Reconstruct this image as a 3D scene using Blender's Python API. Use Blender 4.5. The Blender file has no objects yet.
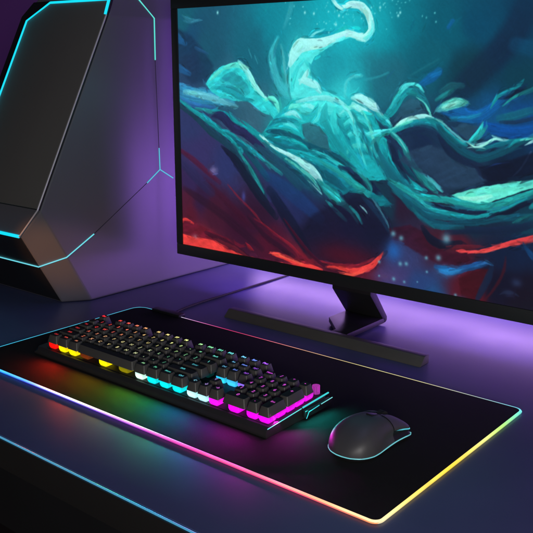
import bpy, bmesh, math, random
import numpy as np
from mathutils import Vector, Matrix
ART_BASE = [[8.3,588.7,22,92,112],[92.8,502.8,26,84,108],[329.9,565.9,14,128,148],[239.4,489.7,22,100,122],[494.9,564.5,8,165,182],[595.9,547.1,6,130,148],[654.8,555.1,5,105,125],[756.5,532.9,6,88,110],[704.5,476.1,10,90,110],[863.3,484.6,10,52,80],[912.4,555.2,8,55,85],[819.6,531.2,6,70,100],[905.4,448.0,8,58,78],[803.7,456.8,12,58,75],[40.1,479.1,35,62,98],[23.9,528.0,25,75,110],[174.8,419.5,42,100,125],[222.6,349.4,52,96,118],[470.9,466.5,18,130,150],[511.7,424.3,25,150,165],[612.0,446.1,25,95,115],[35.0,317.2,42,52,98],[69.0,255.5,50,46,96],[172.0,224.8,42,50,100],[30.1,161.9,48,34,80],[65.5,125.9,46,24,60],[20.1,81.1,80,20,42],[203.7,84.3,52,16,42],[118.2,92.3,62,20,44],[62.5,13.8,150,36,46],[9.8,106.8,75,24,50],[269.4,109.6,45,20,45],[331.8,177.3,36,44,92],[392.1,147.5,32,40,85],[436.9,81.5,22,24,52],[494.4,49.2,60,14,34],[533.1,139.9,20,25,55],[599.8,114.0,16,18,42],[563.1,36.0,90,18,36],[393.9,5.3,120,26,44],[301.1,51.3,72,18,42],[654.9,292.6,25,48,78],[702.2,295.6,20,40,70],[732.1,256.6,36,60,88],[672.3,177.4,40,25,48],[622.6,183.0,20,50,70],[822.0,173.0,15,40,62],[665.0,67.2,48,58,105],[654.5,20.8,60,58,110],[717.3,-2.1,38,62,115],[742.2,-19.9,30,75,125],[804.6,98.2,75,22,40],[759.6,91.8,62,24,42],[896.1,29.4,14,16,38],[832.2,13.8,85,16,30],[948.7,18.3,18,12,30],[931.7,106.4,14,30,60],[891.7,90.3,14,28,56],[851.6,362.9,14,80,130],[922.3,356.4,12,70,130],[812.4,322.3,24,50,75],[896.3,307.9,12,40,68],[879.6,258.5,14,28,50],[783.0,270.7,30,60,85],[390.8,252.8,20,120,130],[502.8,260.8,20,140,145],[390.0,321.6,30,170,170],[946.2,177.5,14,60,80],[943.1,215.9,12,40,60]]
ART = [
["g",[30,205,215],0.75,526.0,555.3,91.2,77.6],
["g",[60,225,228],0.6,512.1,409.4,37.8,28.4],
["g",[40,200,205],0.45,388.3,455.6,65.0,99.9],
["g",[20,160,175],0.4,468.3,582.0,163.8,51.5],
["s",[60,170,185],4.2,0.4,0.5,[[364.0,607.6,12.3],[358.5,582.2,12.4],[341.6,548.1,7.5]]],
["s",[60,190,200],4.2,0.5,0.75,[[324.2,526.6,7.6],[306.5,489.1,18.1],[318.6,444.2,23.3],[342.5,410.6,25.8],[366.0,395.3,12.8]]],
["s",[110,215,215],3.5,0.4,0.45,[[333.1,511.0,5.1],[342.0,477.8,7.6],[345.2,444.3,10.2],[360.0,415.4,12.8]]],
["s",[15,122,138],4.2,0.3,0.6,[[330.2,500.0,10.2],[327.4,468.9,15.4],[342.3,433.1,12.8]]],
["s",[90,215,218],2.8,0.3,0.6,[[512.4,400.8,7.1],[514.3,426.4,7.1],[529.5,441.4,7.0],[555.0,443.6,4.6]]],
["s",[40,150,165],2.8,0.3,0.6,[[565.4,435.4,6.9],[595.0,441.9,4.5],[619.1,450.2,4.4]]],
["s",[18,34,62],14.0,0.3,0.55,[[914.1,581.4,54.5],[889.5,529.4,52.2],[853.3,484.7,50.0],[805.0,437.9,52.0],[764.2,402.5,33.0]]],
["s",[10,80,120],7.0,0.3,0.5,[[891.5,502.4,26.2],[926.8,493.0,29.4]]],
["s",[15,95,165],2.8,0.3,0.8,[[751.9,536.8,8.1],[759.9,547.8,10.0]]],
["s",[15,95,165],2.8,0.6,0.75,[[691.1,424.8,8.6],[717.6,440.9,21.0],[734.9,452.8,18.7]]],
["s",[20,120,190],2.1,0.5,0.6,[[721.9,444.9,8.4],[739.4,450.8,8.3]]],
["s",[30,115,130],2.8,0.4,0.4,[[671.6,444.5,4.3],[694.1,456.5,4.2],[733.6,476.0,4.1]]],
["p",[22,48,78],5.6,0.3,0.6,[[-3.6,557.7],[48.9,537.1],[92.7,498.0],[122.5,464.4],[94.4,425.7],[45.3,420.2],[3.5,454.5],[-5.6,504.0]]],
["s",[30,95,150],2.8,0.4,0.8,[[-0.9,533.3,23.7],[27.2,518.2,11.7]]],
["s",[35,85,130],2.1,0.4,0.7,[[62.0,508.0,8.7],[102.8,493.2,5.7]]],
["s",[60,140,165],2.1,0.9,0.5,[[18.8,586.0,5.8],[43.1,575.5,8.6],[70.7,572.3,5.7]]],
["s",[60,140,165],1.4,0.9,0.4,[[21.9,573.9,5.8],[49.8,568.2,5.8],[77.7,576.7,2.8]]],
["s",[30,95,150],2.8,0.5,0.8,[[0.0,459.5,21.0],[39.0,444.8,11.8]]],
["s",[45,150,195],5.6,0.6,0.85,[[-5.6,404.4,36.4],[55.1,390.7,41.5],[124.2,387.3,34.5],[180.8,379.1,22.4]]],
["s",[110,205,215],3.5,0.7,0.8,[[19.6,399.9,12.0],[79.7,393.7,17.6],[147.7,380.6,17.1],[193.7,369.9,8.4]]],
["s",[40,110,175],2.8,0.5,0.7,[[0.8,379.4,18.3],[64.9,366.1,14.8],[123.7,362.9,11.5]]],
["p",[45,205,208],1.4,0.5,1.0,[[94.2,420.8],[115.3,445.2],[149.2,464.4],[201.4,473.7],[223.6,466.7],[245.4,441.4],[263.9,413.9],[288.5,393.5],[330.9,360.2],[319.0,346.0],[276.2,358.4],[232.4,382.8],[193.9,381.8],[147.8,387.9],[114.3,401.7]]],
["s",[18,100,118],2.8,0.8,0.55,[[148.6,431.1,11.3],[181.5,436.2,27.7],[213.6,422.4,27.4],[232.6,404.0,16.3]]],
["s",[15,122,138],2.1,0.8,0.7,[[128.1,411.6,8.6],[168.0,407.5,16.8],[206.9,391.7,13.8],[245.1,383.2,8.2]]],
["s",[14,76,96],1.4,0.6,0.6,[[155.0,416.9,4.2],[187.7,412.6,8.3],[219.8,396.7,5.5]]],
["s",[95,225,205],1.4,0.5,0.8,[[155.7,459.7,8.4],[194.9,466.8,13.7],[220.3,459.8,10.8]]],
["s",[140,245,235],1.1,0.3,1.0,[[207.7,471.4,8.2],[232.9,450.6,13.5],[257.7,418.4,13.4],[282.4,395.7,8.0],[300.7,386.9,2.6]]],
["s",[95,225,205],1.4,0.5,0.8,[[111.6,430.7,5.7],[132.1,445.3,11.3],[149.0,454.9,8.4]]],
["s",[95,225,205],1.3,0.3,1.0,[[282.4,384.1,5.3],[306.8,391.7,10.5],[321.8,378.3,13.1],[327.9,360.1,5.2]]],
["s",[45,205,208],1.4,0.4,1.0,[[288.5,377.4,16.0],[309.8,359.5,15.9],[319.0,341.4,10.6]]],
["p",[80,232,230],1.1,0.2,1.0,[[508.6,537.3],[482.7,531.7],[456.2,523.9],[420.9,520.4],[401.4,527.2],[381.9,516.8],[367.9,499.6],[359.5,473.3],[356.9,433.3],[363.1,395.3],[389.2,380.2],[512.9,383.7],[493.9,398.3],[472.3,406.4],[447.6,412.5],[439.1,429.8],[419.4,442.7],[419.1,466.6],[429.8,483.8],[456.8,498.5],[491.0,514.9],[521.9,522.6],[552.5,517.9],[547.0,532.3]]],
["s",[172,247,244],1.1,0.25,1.0,[[359.6,464.4,7.6],[370.9,486.4,22.5],[384.9,505.9,32.2],[410.0,509.9,26.9],[448.4,513.5,21.6],[482.9,523.4,16.4],[513.9,531.0,13.8],[542.2,526.3,13.6],[562.4,521.8,13.5]]],
["s",[172,247,244],1.0,0.1,1.0,[[542.2,524.2,13.7],[562.3,523.8,18.0],[574.2,537.7,15.6],[571.0,557.9,15.6],[560.5,576.3,15.6],[545.2,586.9,15.7],[519.9,590.1,13.6],[502.2,584.7,11.5],[486.4,591.6,9.3],[475.7,602.3,9.3]]],
["s",[80,232,230],1.4,0.2,0.8,[[557.5,517.8,6.8],[574.5,529.6,6.7],[578.8,547.6,5.6]]],
["s",[172,247,244],1.4,0.3,1.0,[[388.7,424.7,5.0],[405.4,444.7,12.4],[413.7,455.7,7.4]]],
["s",[172,247,244],1.4,0.3,0.9,[[388.6,433.6,10.0],[411.3,429.4,17.4],[433.7,421.0,17.2],[445.0,408.1,9.8]]],
["s",[45,205,208],2.1,0.4,0.8,[[365.8,411.0,10.2],[371.4,437.9,12.6],[382.6,460.0,10.0],[399.3,477.5,7.4]]],
["s",[22,168,175],2.1,0.3,0.6,[[405.0,473.1,7.4],[416.4,460.1,12.3],[416.6,447.0,7.4]]],
["s",[150,240,240],1.4,0.5,0.7,[[418.1,526.9,4.9],[431.7,535.1,4.8],[447.9,538.9,2.4]]],
["s",[40,190,205],1.4,0.5,0.6,[[482.5,538.0,4.7],[498.1,543.8,4.6],[505.6,551.8,2.3]]],
["p",[22,168,175],1.4,0.3,1.0,[[276.1,306.7],[306.9,340.9],[342.7,369.8],[366.1,388.6],[389.1,393.6],[477.8,400.1],[513.0,379.4],[530.9,392.7],[557.2,376.5],[573.5,347.4],[594.2,331.4],[624.8,311.8],[636.4,270.3],[681.6,235.7],[718.1,213.8],[658.7,208.2],[620.9,226.3],[577.9,222.5],[535.5,241.0],[503.1,249.7],[475.2,276.8],[441.9,279.1],[407.5,299.7],[378.3,330.1],[343.0,323.9],[300.8,293.8],[276.1,287.7]]],
["s",[172,247,244],1.5,0.4,0.75,[[380.6,384.5,7.6],[417.5,392.1,10.0],[458.9,395.3,12.2],[494.1,389.7,9.6],[515.6,379.5,7.1]]],
["s",[80,232,230],2.1,0.6,0.9,[[377.8,370.9,20.4],[423.4,372.3,29.9],[473.0,373.9,29.2],[513.3,366.5,23.8]]],
["s",[172,247,244],1.0,0.4,0.8,[[400.7,380.5,7.6],[423.4,374.5,10.0],[440.2,368.4,4.9]]],
["s",[22,168,175],1.4,0.4,1.0,[[440.0,381.6,4.9],[429.2,359.2,17.4],[412.6,340.7,15.1],[395.6,330.9,7.6]]],
["s",[80,232,230],1.4,0.4,0.8,[[451.3,368.8,7.4],[440.5,350.7,9.9],[424.0,336.7,5.0]]],
["s",[20,145,155],2.1,0.6,1.0,[[461.9,382.3,7.3],[457.0,355.8,24.6],[468.5,329.8,29.5],[491.0,300.0,29.3],[513.3,272.6,19.4]]],
["s",[45,205,208],2.1,0.6,0.9,[[494.5,374.5,9.6],[484.3,352.4,19.4],[490.4,326.4,19.5]]],
["s",[95,225,205],1.1,0.3,1.0,[[354.6,361.1,5.2],[366.2,375.0,10.3],[389.3,375.7,10.1]]],
["s",[45,205,208],1.4,0.4,1.0,[[331.0,346.5,7.9],[360.5,356.7,15.5],[383.8,353.0,15.3],[395.5,342.2,7.6]]],
["s",[172,247,244],1.1,0.4,0.8,[[348.7,356.3,7.8],[372.2,359.4,12.8],[386.7,350.9,7.7]]],
["s",[15,122,138],1.4,0.5,1.0,[[294.7,321.7,5.4],[319.0,339.1,10.6],[354.7,342.8,10.4],[384.0,339.5,5.1]]],
["s",[80,232,230],1.1,0.3,0.9,[[343.0,333.1,5.2],[366.6,329.6,10.3],[384.2,319.0,5.1]]],
["s",[22,168,175],1.4,0.4,1.0,[[306.9,317.6,8.0],[343.0,323.9,13.1],[378.4,316.4,12.9],[401.7,304.0,7.7]]],
["p",[38,98,115],1.7,0.2,1.0,[[395.6,335.4],[418.3,340.9],[446.5,331.0],[466.2,311.9],[475.1,281.2],[441.8,283.6],[413.3,295.5],[398.7,312.9]]],
["s",[172,247,244],2.1,0.4,0.55,[[500.2,361.7,3.6],[515.8,373.0,8.3],[541.7,380.3,10.5],[562.4,374.5,7.0],[578.0,362.4,3.5]]],
["s",[22,168,175],2.1,0.4,0.55,[[503.8,347.7,3.6],[517.8,359.1,8.3],[543.4,366.5,10.6],[565.9,360.9,7.0],[582.3,348.8,3.5]]],
["s",[80,232,230],2.1,0.4,0.55,[[507.3,333.7,3.6],[519.7,345.1,8.4],[545.1,352.6,10.6],[569.4,347.2,7.0],[586.6,335.2,3.5]]],
["s",[15,122,138],2.1,0.4,0.55,[[510.9,319.7,3.6],[521.7,331.1,8.4],[546.8,338.8,10.6],[572.9,333.5,7.0],[590.8,321.6,3.5]]],
["s",[80,232,230],2.1,0.4,0.55,[[514.5,305.7,3.6],[523.7,317.1,8.4],[548.6,324.9,10.6],[576.5,319.8,7.0],[595.1,308.0,3.5]]],
["s",[20,145,155],2.1,0.4,0.55,[[518.1,291.6,3.6],[525.7,303.0,8.4],[550.3,310.9,10.6],[580.0,306.1,7.0],[599.4,294.4,3.5]]],
["s",[95,225,205],2.1,0.4,0.55,[[521.7,277.6,3.6],[527.7,288.9,8.4],[552.1,297.0,10.7],[583.6,292.4,7.0],[603.7,280.8,3.5]]],
["s",[15,122,138],2.1,0.4,0.55,[[525.2,263.5,3.6],[529.7,274.8,8.4],[553.8,283.0,10.7],[587.1,278.6,7.0],[608.0,267.2,3.5]]],
["s",[22,168,175],2.1,0.4,0.55,[[528.8,249.4,3.6],[531.7,260.6,8.4],[555.6,268.9,10.7],[590.7,264.9,7.0],[612.3,253.6,3.5]]],
["s",[172,247,244],1.1,0.3,1.0,[[530.8,397.0,7.0],[551.5,395.4,18.6],[577.2,385.5,20.7],[597.6,373.6,11.4]]],
["s",[172,247,244],1.1,0.5,0.9,[[533.8,384.3,9.4],[546.9,376.2,14.0],[572.7,368.5,11.5]]],
["s",[22,168,175],1.4,0.5,1.0,[[557.5,368.0,7.0],[578.2,356.1,18.5],[593.9,339.8,13.8],[604.4,327.6,6.9]]],
["s",[20,145,155],1.4,0.5,1.0,[[582.8,368.9,6.9],[603.2,357.0,13.7],[623.6,341.1,11.3],[638.6,333.5,4.5]]],
["s",[80,232,230],1.1,0.3,0.9,[[597.8,369.4,4.6],[618.1,355.5,6.8],[633.4,341.6,4.5]]],
["s",[80,232,230],1.1,0.3,1.0,[[569.3,321.6,4.7],[584.4,324.5,9.3],[614.2,330.2,9.1],[636.2,333.4,6.7],[652.8,340.4,4.4]]],
["s",[80,232,230],1.4,0.5,0.75,[[507.7,379.3,4.8],[526.8,354.1,9.5],[543.5,320.3,9.5],[555.0,286.3,7.1],[571.7,252.6,4.7]]],
["s",[18,100,118],1.7,0.5,0.7,[[531.7,367.1,4.7],[553.3,338.0,9.4],[569.9,304.5,9.4],[586.4,271.0,7.0]]],
["s",[95,225,205],1.3,0.5,0.8,[[557.3,372.3,3.5],[573.5,347.4,7.0],[587.3,314.0,6.9],[596.0,284.6,4.6]]],
["s",[15,122,138],2.0,0.5,0.7,[[489.4,365.7,4.8],[506.3,331.5,12.0],[528.6,293.4,12.0],[550.7,259.8,7.2]]],
["s",[172,247,244],1.1,0.5,0.7,[[502.3,383.4,4.8],[523.8,366.9,7.1],[537.5,345.9,4.7]]],
["s",[22,168,175],1.7,0.6,0.8,[[501.1,326.9,4.8],[523.3,293.1,12.0],[550.5,264.2,11.9],[582.4,240.4,7.1]]],
["s",[14,76,96],2.1,0.5,0.6,[[475.1,281.2,7.4],[513.6,261.6,12.2],[551.3,237.9,9.6]]],
["s",[20,145,155],1.4,0.6,1.0,[[613.1,357.4,11.3],[632.0,374.7,20.1],[650.1,399.8,17.6],[663.8,412.3,15.3],[682.5,412.6,12.9],[701.4,403.0,8.6],[713.8,385.4,4.3]]],
["s",[80,232,230],1.1,0.4,0.9,[[645.2,403.8,4.4],[656.3,420.2,10.9],[672.4,428.5,8.6],[691.1,424.8,6.4],[703.2,413.0,4.3]]],
["s",[45,205,208],1.1,0.4,1.0,[[626.9,378.7,4.5],[640.6,399.6,8.9],[651.8,416.1,6.6]]],
["s",[18,100,118],1.1,0.4,1.0,[[677.6,416.6,4.3],[696.5,408.9,8.6],[711.1,393.3,8.5],[721.2,373.6,4.3]]],
["s",[95,225,205],0.8,0.2,0.9,[[687.6,402.7,2.2],[706.6,391.2,3.2],[716.5,377.5,5.3],[724.0,363.7,4.3]]],
["p",[38,75,100],2.1,0.3,0.85,[[646.8,367.0],[655.4,387.7],[673.7,400.4],[692.5,396.8],[709.6,377.2],[712.5,365.3],[680.1,364.1],[652.2,352.8],[633.1,347.8]]],
["s",[20,145,155],1.3,0.5,1.0,[[624.2,326.5,9.1],[652.8,340.4,15.6],[680.6,353.9,15.3],[710.6,359.2,17.2],[735.9,352.2,14.8],[757.0,337.2,10.5],[782.2,320.6,8.3],[804.5,312.0,6.2]]],
["s",[172,247,244],1.0,0.3,0.9,[[638.3,339.7,4.5],[657.1,350.9,8.9],[680.3,360.0,8.7],[707.9,365.1,8.6],[728.6,361.9,4.2]]],
["s",[95,225,205],1.0,0.3,0.8,[[628.9,333.0,4.5],[652.6,344.5,5.6],[680.6,353.9,4.4]]],
["s",[18,100,118],1.4,0.4,1.0,[[664.7,340.9,6.6],[699.6,348.6,10.8],[732.0,342.0,10.6],[757.5,327.2,8.4],[780.5,312.5,4.2]]],
["s",[22,48,78],2.8,0.4,0.8,[[648.7,323.6,8.9],[688.6,335.9,17.5],[723.4,333.5,21.4],[751.5,314.9,21.2],[781.2,300.6,16.7]]],
["s",[80,175,180],0.8,0.2,1.0,[[726.4,361.8,2.1],[749.4,352.8,3.8],[772.5,336.0,3.7],[795.2,321.3,3.1],[808.4,318.1,2.0]]],
["s",[30,150,150],1.3,0.5,1.0,[[595.8,288.9,9.3],[599.9,314.7,11.5],[619.3,326.3,9.1],[639.0,323.1,9.0],[659.2,305.4,11.2],[674.6,281.4,13.3],[692.4,257.6,15.5],[714.7,234.4,15.4],[743.7,212.1,8.7]]],
["s",[18,100,118],1.7,0.6,1.0,[[590.2,305.6,13.9],[601.3,276.4,23.2],[622.3,252.2,25.3],[648.0,228.6,25.1],[687.5,210.9,17.9]]],
["s",[18,34,62],1.7,0.4,0.85,[[625.0,307.6,6.8],[635.5,291.4,15.9],[646.2,271.0,15.8],[661.8,246.8,11.3],[682.0,227.3,6.7]]],
["s",[15,122,138],1.4,0.5,0.8,[[610.5,298.3,6.9],[626.6,269.6,11.4],[647.3,245.6,9.1],[672.6,222.3,6.8]]],
["s",[14,76,96],1.4,0.4,1.0,[[650.1,292.3,4.5],[660.7,272.0,9.0],[681.0,248.3,8.9],[700.9,229.0,4.4]]],
["s",[90,200,200],0.8,0.2,0.9,[[634.0,327.0,2.3],[649.0,317.3,3.4],[664.2,299.5,3.3],[679.8,273.4,2.7]]],
["s",[45,205,208],1.1,0.4,0.6,[[585.0,309.6,3.5],[590.8,288.6,7.0],[606.9,263.9,6.9],[627.9,237.6,4.6]]],
["s",[80,232,230],1.1,0.3,0.7,[[704.3,254.4,2.2],[723.8,239.3,6.5],[743.0,224.5,6.5],[757.3,213.4,2.2]]],
["s",[22,62,82],1.7,0.3,0.9,[[-6.9,369.0,12.2],[53.7,345.7,23.9],[112.3,308.2,29.3],[166.1,281.4,28.7],[205.4,244.6,31.2],[244.1,203.4,33.7],[282.2,157.9,22.3]]],
["s",[20,145,155],1.3,0.4,1.0,[[-6.4,384.2,6.1],[36.3,360.2,9.0],[88.7,337.1,14.7],[133.0,314.2,14.5],[179.5,287.1,11.4],[212.1,259.7,11.3]]],
["s",[30,150,150],1.1,0.4,0.8,[[57.7,360.9,6.0],[113.3,352.8,11.6],[167.1,344.9,11.4]]],
["s",[20,145,155],1.3,0.4,1.0,[[120.2,357.9,5.8],[160.5,349.6,11.4],[206.3,327.2,11.2],[244.6,309.8,11.0],[276.1,292.4,8.2]]],
["s",[36,38,80],1.4,0.35,0.95,[[113.0,342.9,8.7],[147.0,344.2,22.9],[180.0,321.2,22.7],[225.4,304.1,22.3],[263.5,282.2,19.2],[307.0,251.6,13.5]]],
["s",[20,145,155],1.3,0.6,0.85,[[132.9,309.2,5.8],[166.5,306.0,11.4],[205.8,283.7,16.9],[244.4,266.6,13.9],[282.2,245.1,8.2]]],
["s",[14,76,96],1.7,0.4,0.8,[[179.7,296.8,5.7],[218.7,269.8,14.0],[257.0,238.5,16.6],[294.7,202.8,16.5]]],
["s",[30,150,150],1.1,0.4,0.75,[[199.0,263.7,4.3],[231.3,231.7,8.4],[256.9,199.6,9.8],[282.2,167.7,5.6]]],
["s",[18,24,46],2.0,0.3,0.85,[[145.7,270.3,5.8],[192.2,238.7,22.9],[231.1,197.4,25.5],[275.8,152.4,25.1],[319.8,113.0,16.5]]],
["s",[20,145,155],1.1,0.4,1.0,[[212.8,337.1,2.8],[257.3,310.4,10.9],[300.8,284.4,13.5],[331.4,267.4,8.0]]],
["s",[28,70,95],2.1,0.5,0.9,[[257.2,277.0,13.8],[300.9,256.0,24.4],[349.7,226.4,26.6],[391.6,192.3,21.0]]],
["s",[30,150,150],1.4,0.5,0.7,[[276.0,249.5,5.5],[307.1,232.6,9.5],[337.7,216.0,8.0]]],
["s",[25,60,120],5.6,0.4,0.5,[[275.9,215.7,16.6],[331.7,191.6,32.4],[392.0,159.3,36.9],[450.5,123.4,25.8]]],
["p",[15,122,138],1.7,0.6,1.0,[[276.1,297.2],[313.0,313.2],[360.9,311.0],[407.6,290.6],[453.1,275.3],[508.6,247.8],[557.0,225.1],[609.4,199.2],[640.4,176.1],[610.5,168.6],[573.9,186.9],[531.5,196.1],[504.9,180.0],[465.8,199.1],[420.1,227.3],[361.4,250.7],[307.0,280.0]]],
["s",[14,76,96],1.7,0.5,1.0,[[294.7,312.3,5.4],[331.1,314.1,13.2],[378.6,302.7,15.5],[430.5,282.9,15.2],[486.3,268.6,17.2],[530.0,245.0,16.9],[567.5,221.6,11.9]]],
["s",[22,168,175],1.1,0.5,1.0,[[325.2,302.2,4.0],[361.0,299.5,7.8],[396.1,290.0,7.7],[413.5,279.6,5.1]]],
["s",[18,100,118],1.4,0.5,1.0,[[307.0,294.1,5.4],[343.3,282.2,10.6],[384.7,275.5,10.4],[425.2,264.4,7.6]]],
["s",[22,168,175],1.7,0.7,0.8,[[349.3,273.3,7.9],[396.4,267.1,15.5],[442.3,256.5,15.2],[487.0,241.7,12.4],[530.5,227.3,7.3]]],
["s",[45,205,208],1.4,0.6,0.8,[[424.9,278.1,3.8],[464.4,267.1,7.5],[503.1,249.7,9.8],[530.2,238.4,4.8]]],
["s",[14,76,96],2.2,0.5,0.8,[[390.8,252.8,10.4],[442.7,233.7,20.3],[487.6,214.7,19.9],[520.8,195.1,9.8]]],
["s",[30,150,150],1.4,0.5,1.0,[[442.3,256.5,5.1],[498.1,233.6,12.3],[541.7,210.5,14.5],[573.8,191.3,9.6]]],
["s",[18,34,62],2.0,0.4,1.0,[[503.2,247.4,7.4],[541.0,232.6,16.9],[578.2,213.8,19.0],[609.5,194.8,11.7]]],
["s",[30,150,150],1.4,0.5,0.8,[[535.3,245.5,4.8],[567.3,228.2,11.9],[583.6,205.5,11.9],[579.1,187.4,4.8]]],
["s",[172,247,244],1.0,0.35,1.0,[[269.8,304.0,4.1],[288.5,293.1,6.8],[319.2,276.1,8.0],[361.3,262.4,10.5],[402.5,244.4,18.1],[431.5,228.3,20.4],[451.6,209.3,12.7],[460.3,198.6,5.1]]],
["s",[95,225,205],1.0,0.4,0.8,[[349.5,254.6,4.0],[391.0,234.3,7.8],[426.0,214.0,9.0],[449.2,188.4,3.8]]],
["s",[22,48,78],1.7,0.3,0.7,[[331.5,248.6,5.3],[379.4,224.1,10.5],[414.7,199.1,10.4]]],
["s",[30,150,150],1.4,0.5,1.0,[[443.1,210.8,10.2],[477.3,186.4,22.6],[510.7,167.0,19.8],[538.3,147.3,7.4]]],
["s",[45,205,208],1.1,0.4,0.7,[[454.7,198.1,5.1],[482.9,182.4,7.5],[510.8,164.7,5.0]]],
["s",[30,150,150],1.7,0.4,0.8,[[466.5,167.0,3.8],[494.8,147.0,10.0],[522.7,127.2,7.5]]],
["s",[30,150,150],1.7,0.4,0.8,[[505.2,171.0,5.0],[532.8,151.2,9.8],[554.9,126.5,7.3]]],
["s",[130,215,215],1.0,0.2,0.9,[[414.6,208.4,2.6],[437.8,191.9,3.8],[455.0,179.7,2.5]]],
["p",[20,22,48],7.0,0.3,0.7,[[478.0,154.4],[518.7,172.3],[563.1,199.1],[594.8,180.2],[631.7,144.6],[640.5,114.8],[634.4,78.4],[615.0,53.1],[568.8,27.7],[509.2,13.6],[452.5,19.1],[405.3,41.2],[393.0,75.8],[427.4,127.8]]],
["s",[13,20,42],4.2,0.4,0.7,[[301.0,174.3,22.0],[344.3,125.5,32.6],[387.0,77.4,32.2],[423.1,34.0,21.3]]],
["s",[22,48,78],2.1,0.4,0.8,[[563.5,185.9,7.2],[590.2,166.4,14.3],[616.6,142.8,14.2],[632.8,118.2,7.0]]],
["s",[60,120,140],1.1,0.2,0.8,[[589.5,184.0,2.4],[610.9,159.8,3.5],[629.6,135.5,3.5],[635.3,118.5,2.3]]],
["s",[120,180,190],0.8,0.2,1.0,[[558.9,165.3,2.4],[572.4,155.6,3.9],[577.8,149.5,1.9]]],
["s",[30,150,150],1.7,0.3,0.8,[[532.5,160.2,4.9],[551.7,144.2,8.5],[565.5,125.5,4.9]]],
["s",[30,150,150],1.4,0.5,0.8,[[539.0,210.3,9.7],[562.9,203.6,12.0],[579.1,187.4,7.2]]],
["g",[75,14,34],0.8,522.2,46.2,85.8,30.3],
["g",[24,20,52],0.5,534.2,101.1,64.5,34.7],
["s",[228,62,60],1.1,0.4,1.0,[[469.8,12.2,5.2],[509.2,16.0,10.2],[553.0,15.9,15.0],[589.8,30.9,14.7],[609.9,52.3,9.6],[624.7,68.0,3.6]]],
["s",[138,28,46],1.7,0.5,0.8,[[446.6,23.1,5.3],[497.9,21.3,7.7],[552.7,27.5,7.5],[594.5,47.7,4.9]]],
["s",[255,90,70],1.1,0.3,0.8,[[509.5,4.2,5.1],[542.5,4.8,7.6],[579.6,20.1,4.9]]],
["p",[228,62,60],1.7,0.35,1.0,[[-0.4,29.8],[48.1,25.3],[99.1,29.4],[141.3,21.9],[189.4,7.7],[236.3,1.6],[275.6,-0.3],[275.5,-13.0],[-1.6,-6.0]]],
["p",[100,20,42],2.1,0.5,0.8,[[1.2,76.2],[49.2,65.7],[113.7,47.2],[169.3,38.7],[223.2,25.4],[168.9,7.3],[113.2,26.0],[55.5,29.0],[-0.3,32.6]]],
["s",[228,62,60],1.4,0.4,0.8,[[-3.1,59.5,6.4],[12.3,69.4,9.6],[41.8,62.2,4.7]]],
["s",[228,62,60],1.1,0.4,0.9,[[113.4,31.3,4.6],[141.4,24.5,12.2],[189.5,15.5,8.9],[229.7,0.6,5.9]]],
["s",[52,15,36],1.7,0.5,0.8,[[85.0,43.5,9.3],[141.5,29.8,18.2],[203.0,12.2,14.8],[236.3,-1.0,8.8]]],
["s",[228,62,60],1.1,0.4,1.0,[[202.8,-3.4,5.9],[256.0,-5.8,11.6],[317.1,-6.6,14.1],[394.0,-4.6,13.6],[458.7,-6.4,10.5],[523.7,-7.7,10.2]]],
["s",[228,62,60],1.1,0.4,1.0,[[310.7,20.1,8.4],[345.0,17.6,13.8],[387.8,9.2,13.6],[429.4,5.9,10.7],[458.6,3.2,5.3]]],
["s",[255,100,75],0.8,0.3,0.8,[[317.0,21.0,4.2],[363.5,15.4,5.5],[405.8,7.1,4.0]]],
["s",[138,28,46],1.1,0.4,0.8,[[348.0,33.0,2.8],[381.7,18.2,6.8],[417.6,11.4,4.0]]],
["s",[138,28,46],1.1,0.3,1.0,[[223.3,35.7,2.9],[236.5,27.3,7.3],[249.6,18.9,2.9]]],
["s",[138,28,46],1.4,0.4,0.75,[[250.0,99.9,2.9],[282.1,88.8,5.1],[319.9,68.7,6.9],[363.2,49.9,8.2],[393.6,29.7,5.4]]],
["s",[60,16,40],1.7,0.4,0.9,[[344.4,111.0,2.7],[375.0,80.7,8.1],[411.2,46.8,9.3],[446.6,23.1,7.9],[469.8,12.2,5.2]]],
["s",[60,16,40],4.2,0.5,0.6,[[237.0,103.4,11.5],[288.5,69.6,28.2],[344.9,37.5,33.1],[393.7,20.0,16.2]]],
["s",[138,28,46],2.0,0.4,0.55,[[164.5,176.6,2.9],[204.4,145.1,5.8],[243.6,119.2,6.3],[275.7,93.0,4.2]]],
["s",[78,20,50],4.2,0.4,0.75,[[-11.1,255.6,9.4],[39.6,233.0,15.3],[89.0,205.8,15.1],[137.2,179.2,11.9]]],
["s",[60,16,40],4.9,0.5,0.5,[[84.8,179.8,12.1],[143.5,144.1,17.8],[204.0,104.7,17.5],[249.9,74.8,11.5]]],
["s",[40,16,38],4.9,0.5,0.6,[[11.3,152.2,12.6],[65.6,131.1,21.6],[135.8,102.1,24.0],[216.9,60.4,23.3],[275.6,27.7,14.3]]],
["s",[40,16,38],2.2,0.4,0.7,[[230.4,102.7,5.8],[275.7,68.0,11.3],[332.5,40.7,13.9],[375.6,22.2,8.2]]],
["s",[36,38,80],5.6,0.4,0.6,[[-4.8,224.7,18.8],[52.7,187.4,30.7],[108.9,151.0,24.1]]],
["g",[120,110,160],0.8,117.1,208.0,11.9,8.9],
["g",[160,110,130],0.6,48.2,28.0,9.5,6.3],
["g",[70,80,160],0.7,217.7,151.5,5.7,11.5],
["p",[36,62,90],3.5,0.3,0.85,[[651.0,271.3],[678.8,294.1],[720.2,307.0],[756.9,299.1],[776.1,276.2],[832.4,276.3],[851.4,246.3],[818.2,231.3],[770.3,222.9],[728.4,239.7],[685.3,257.1]]],
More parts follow.
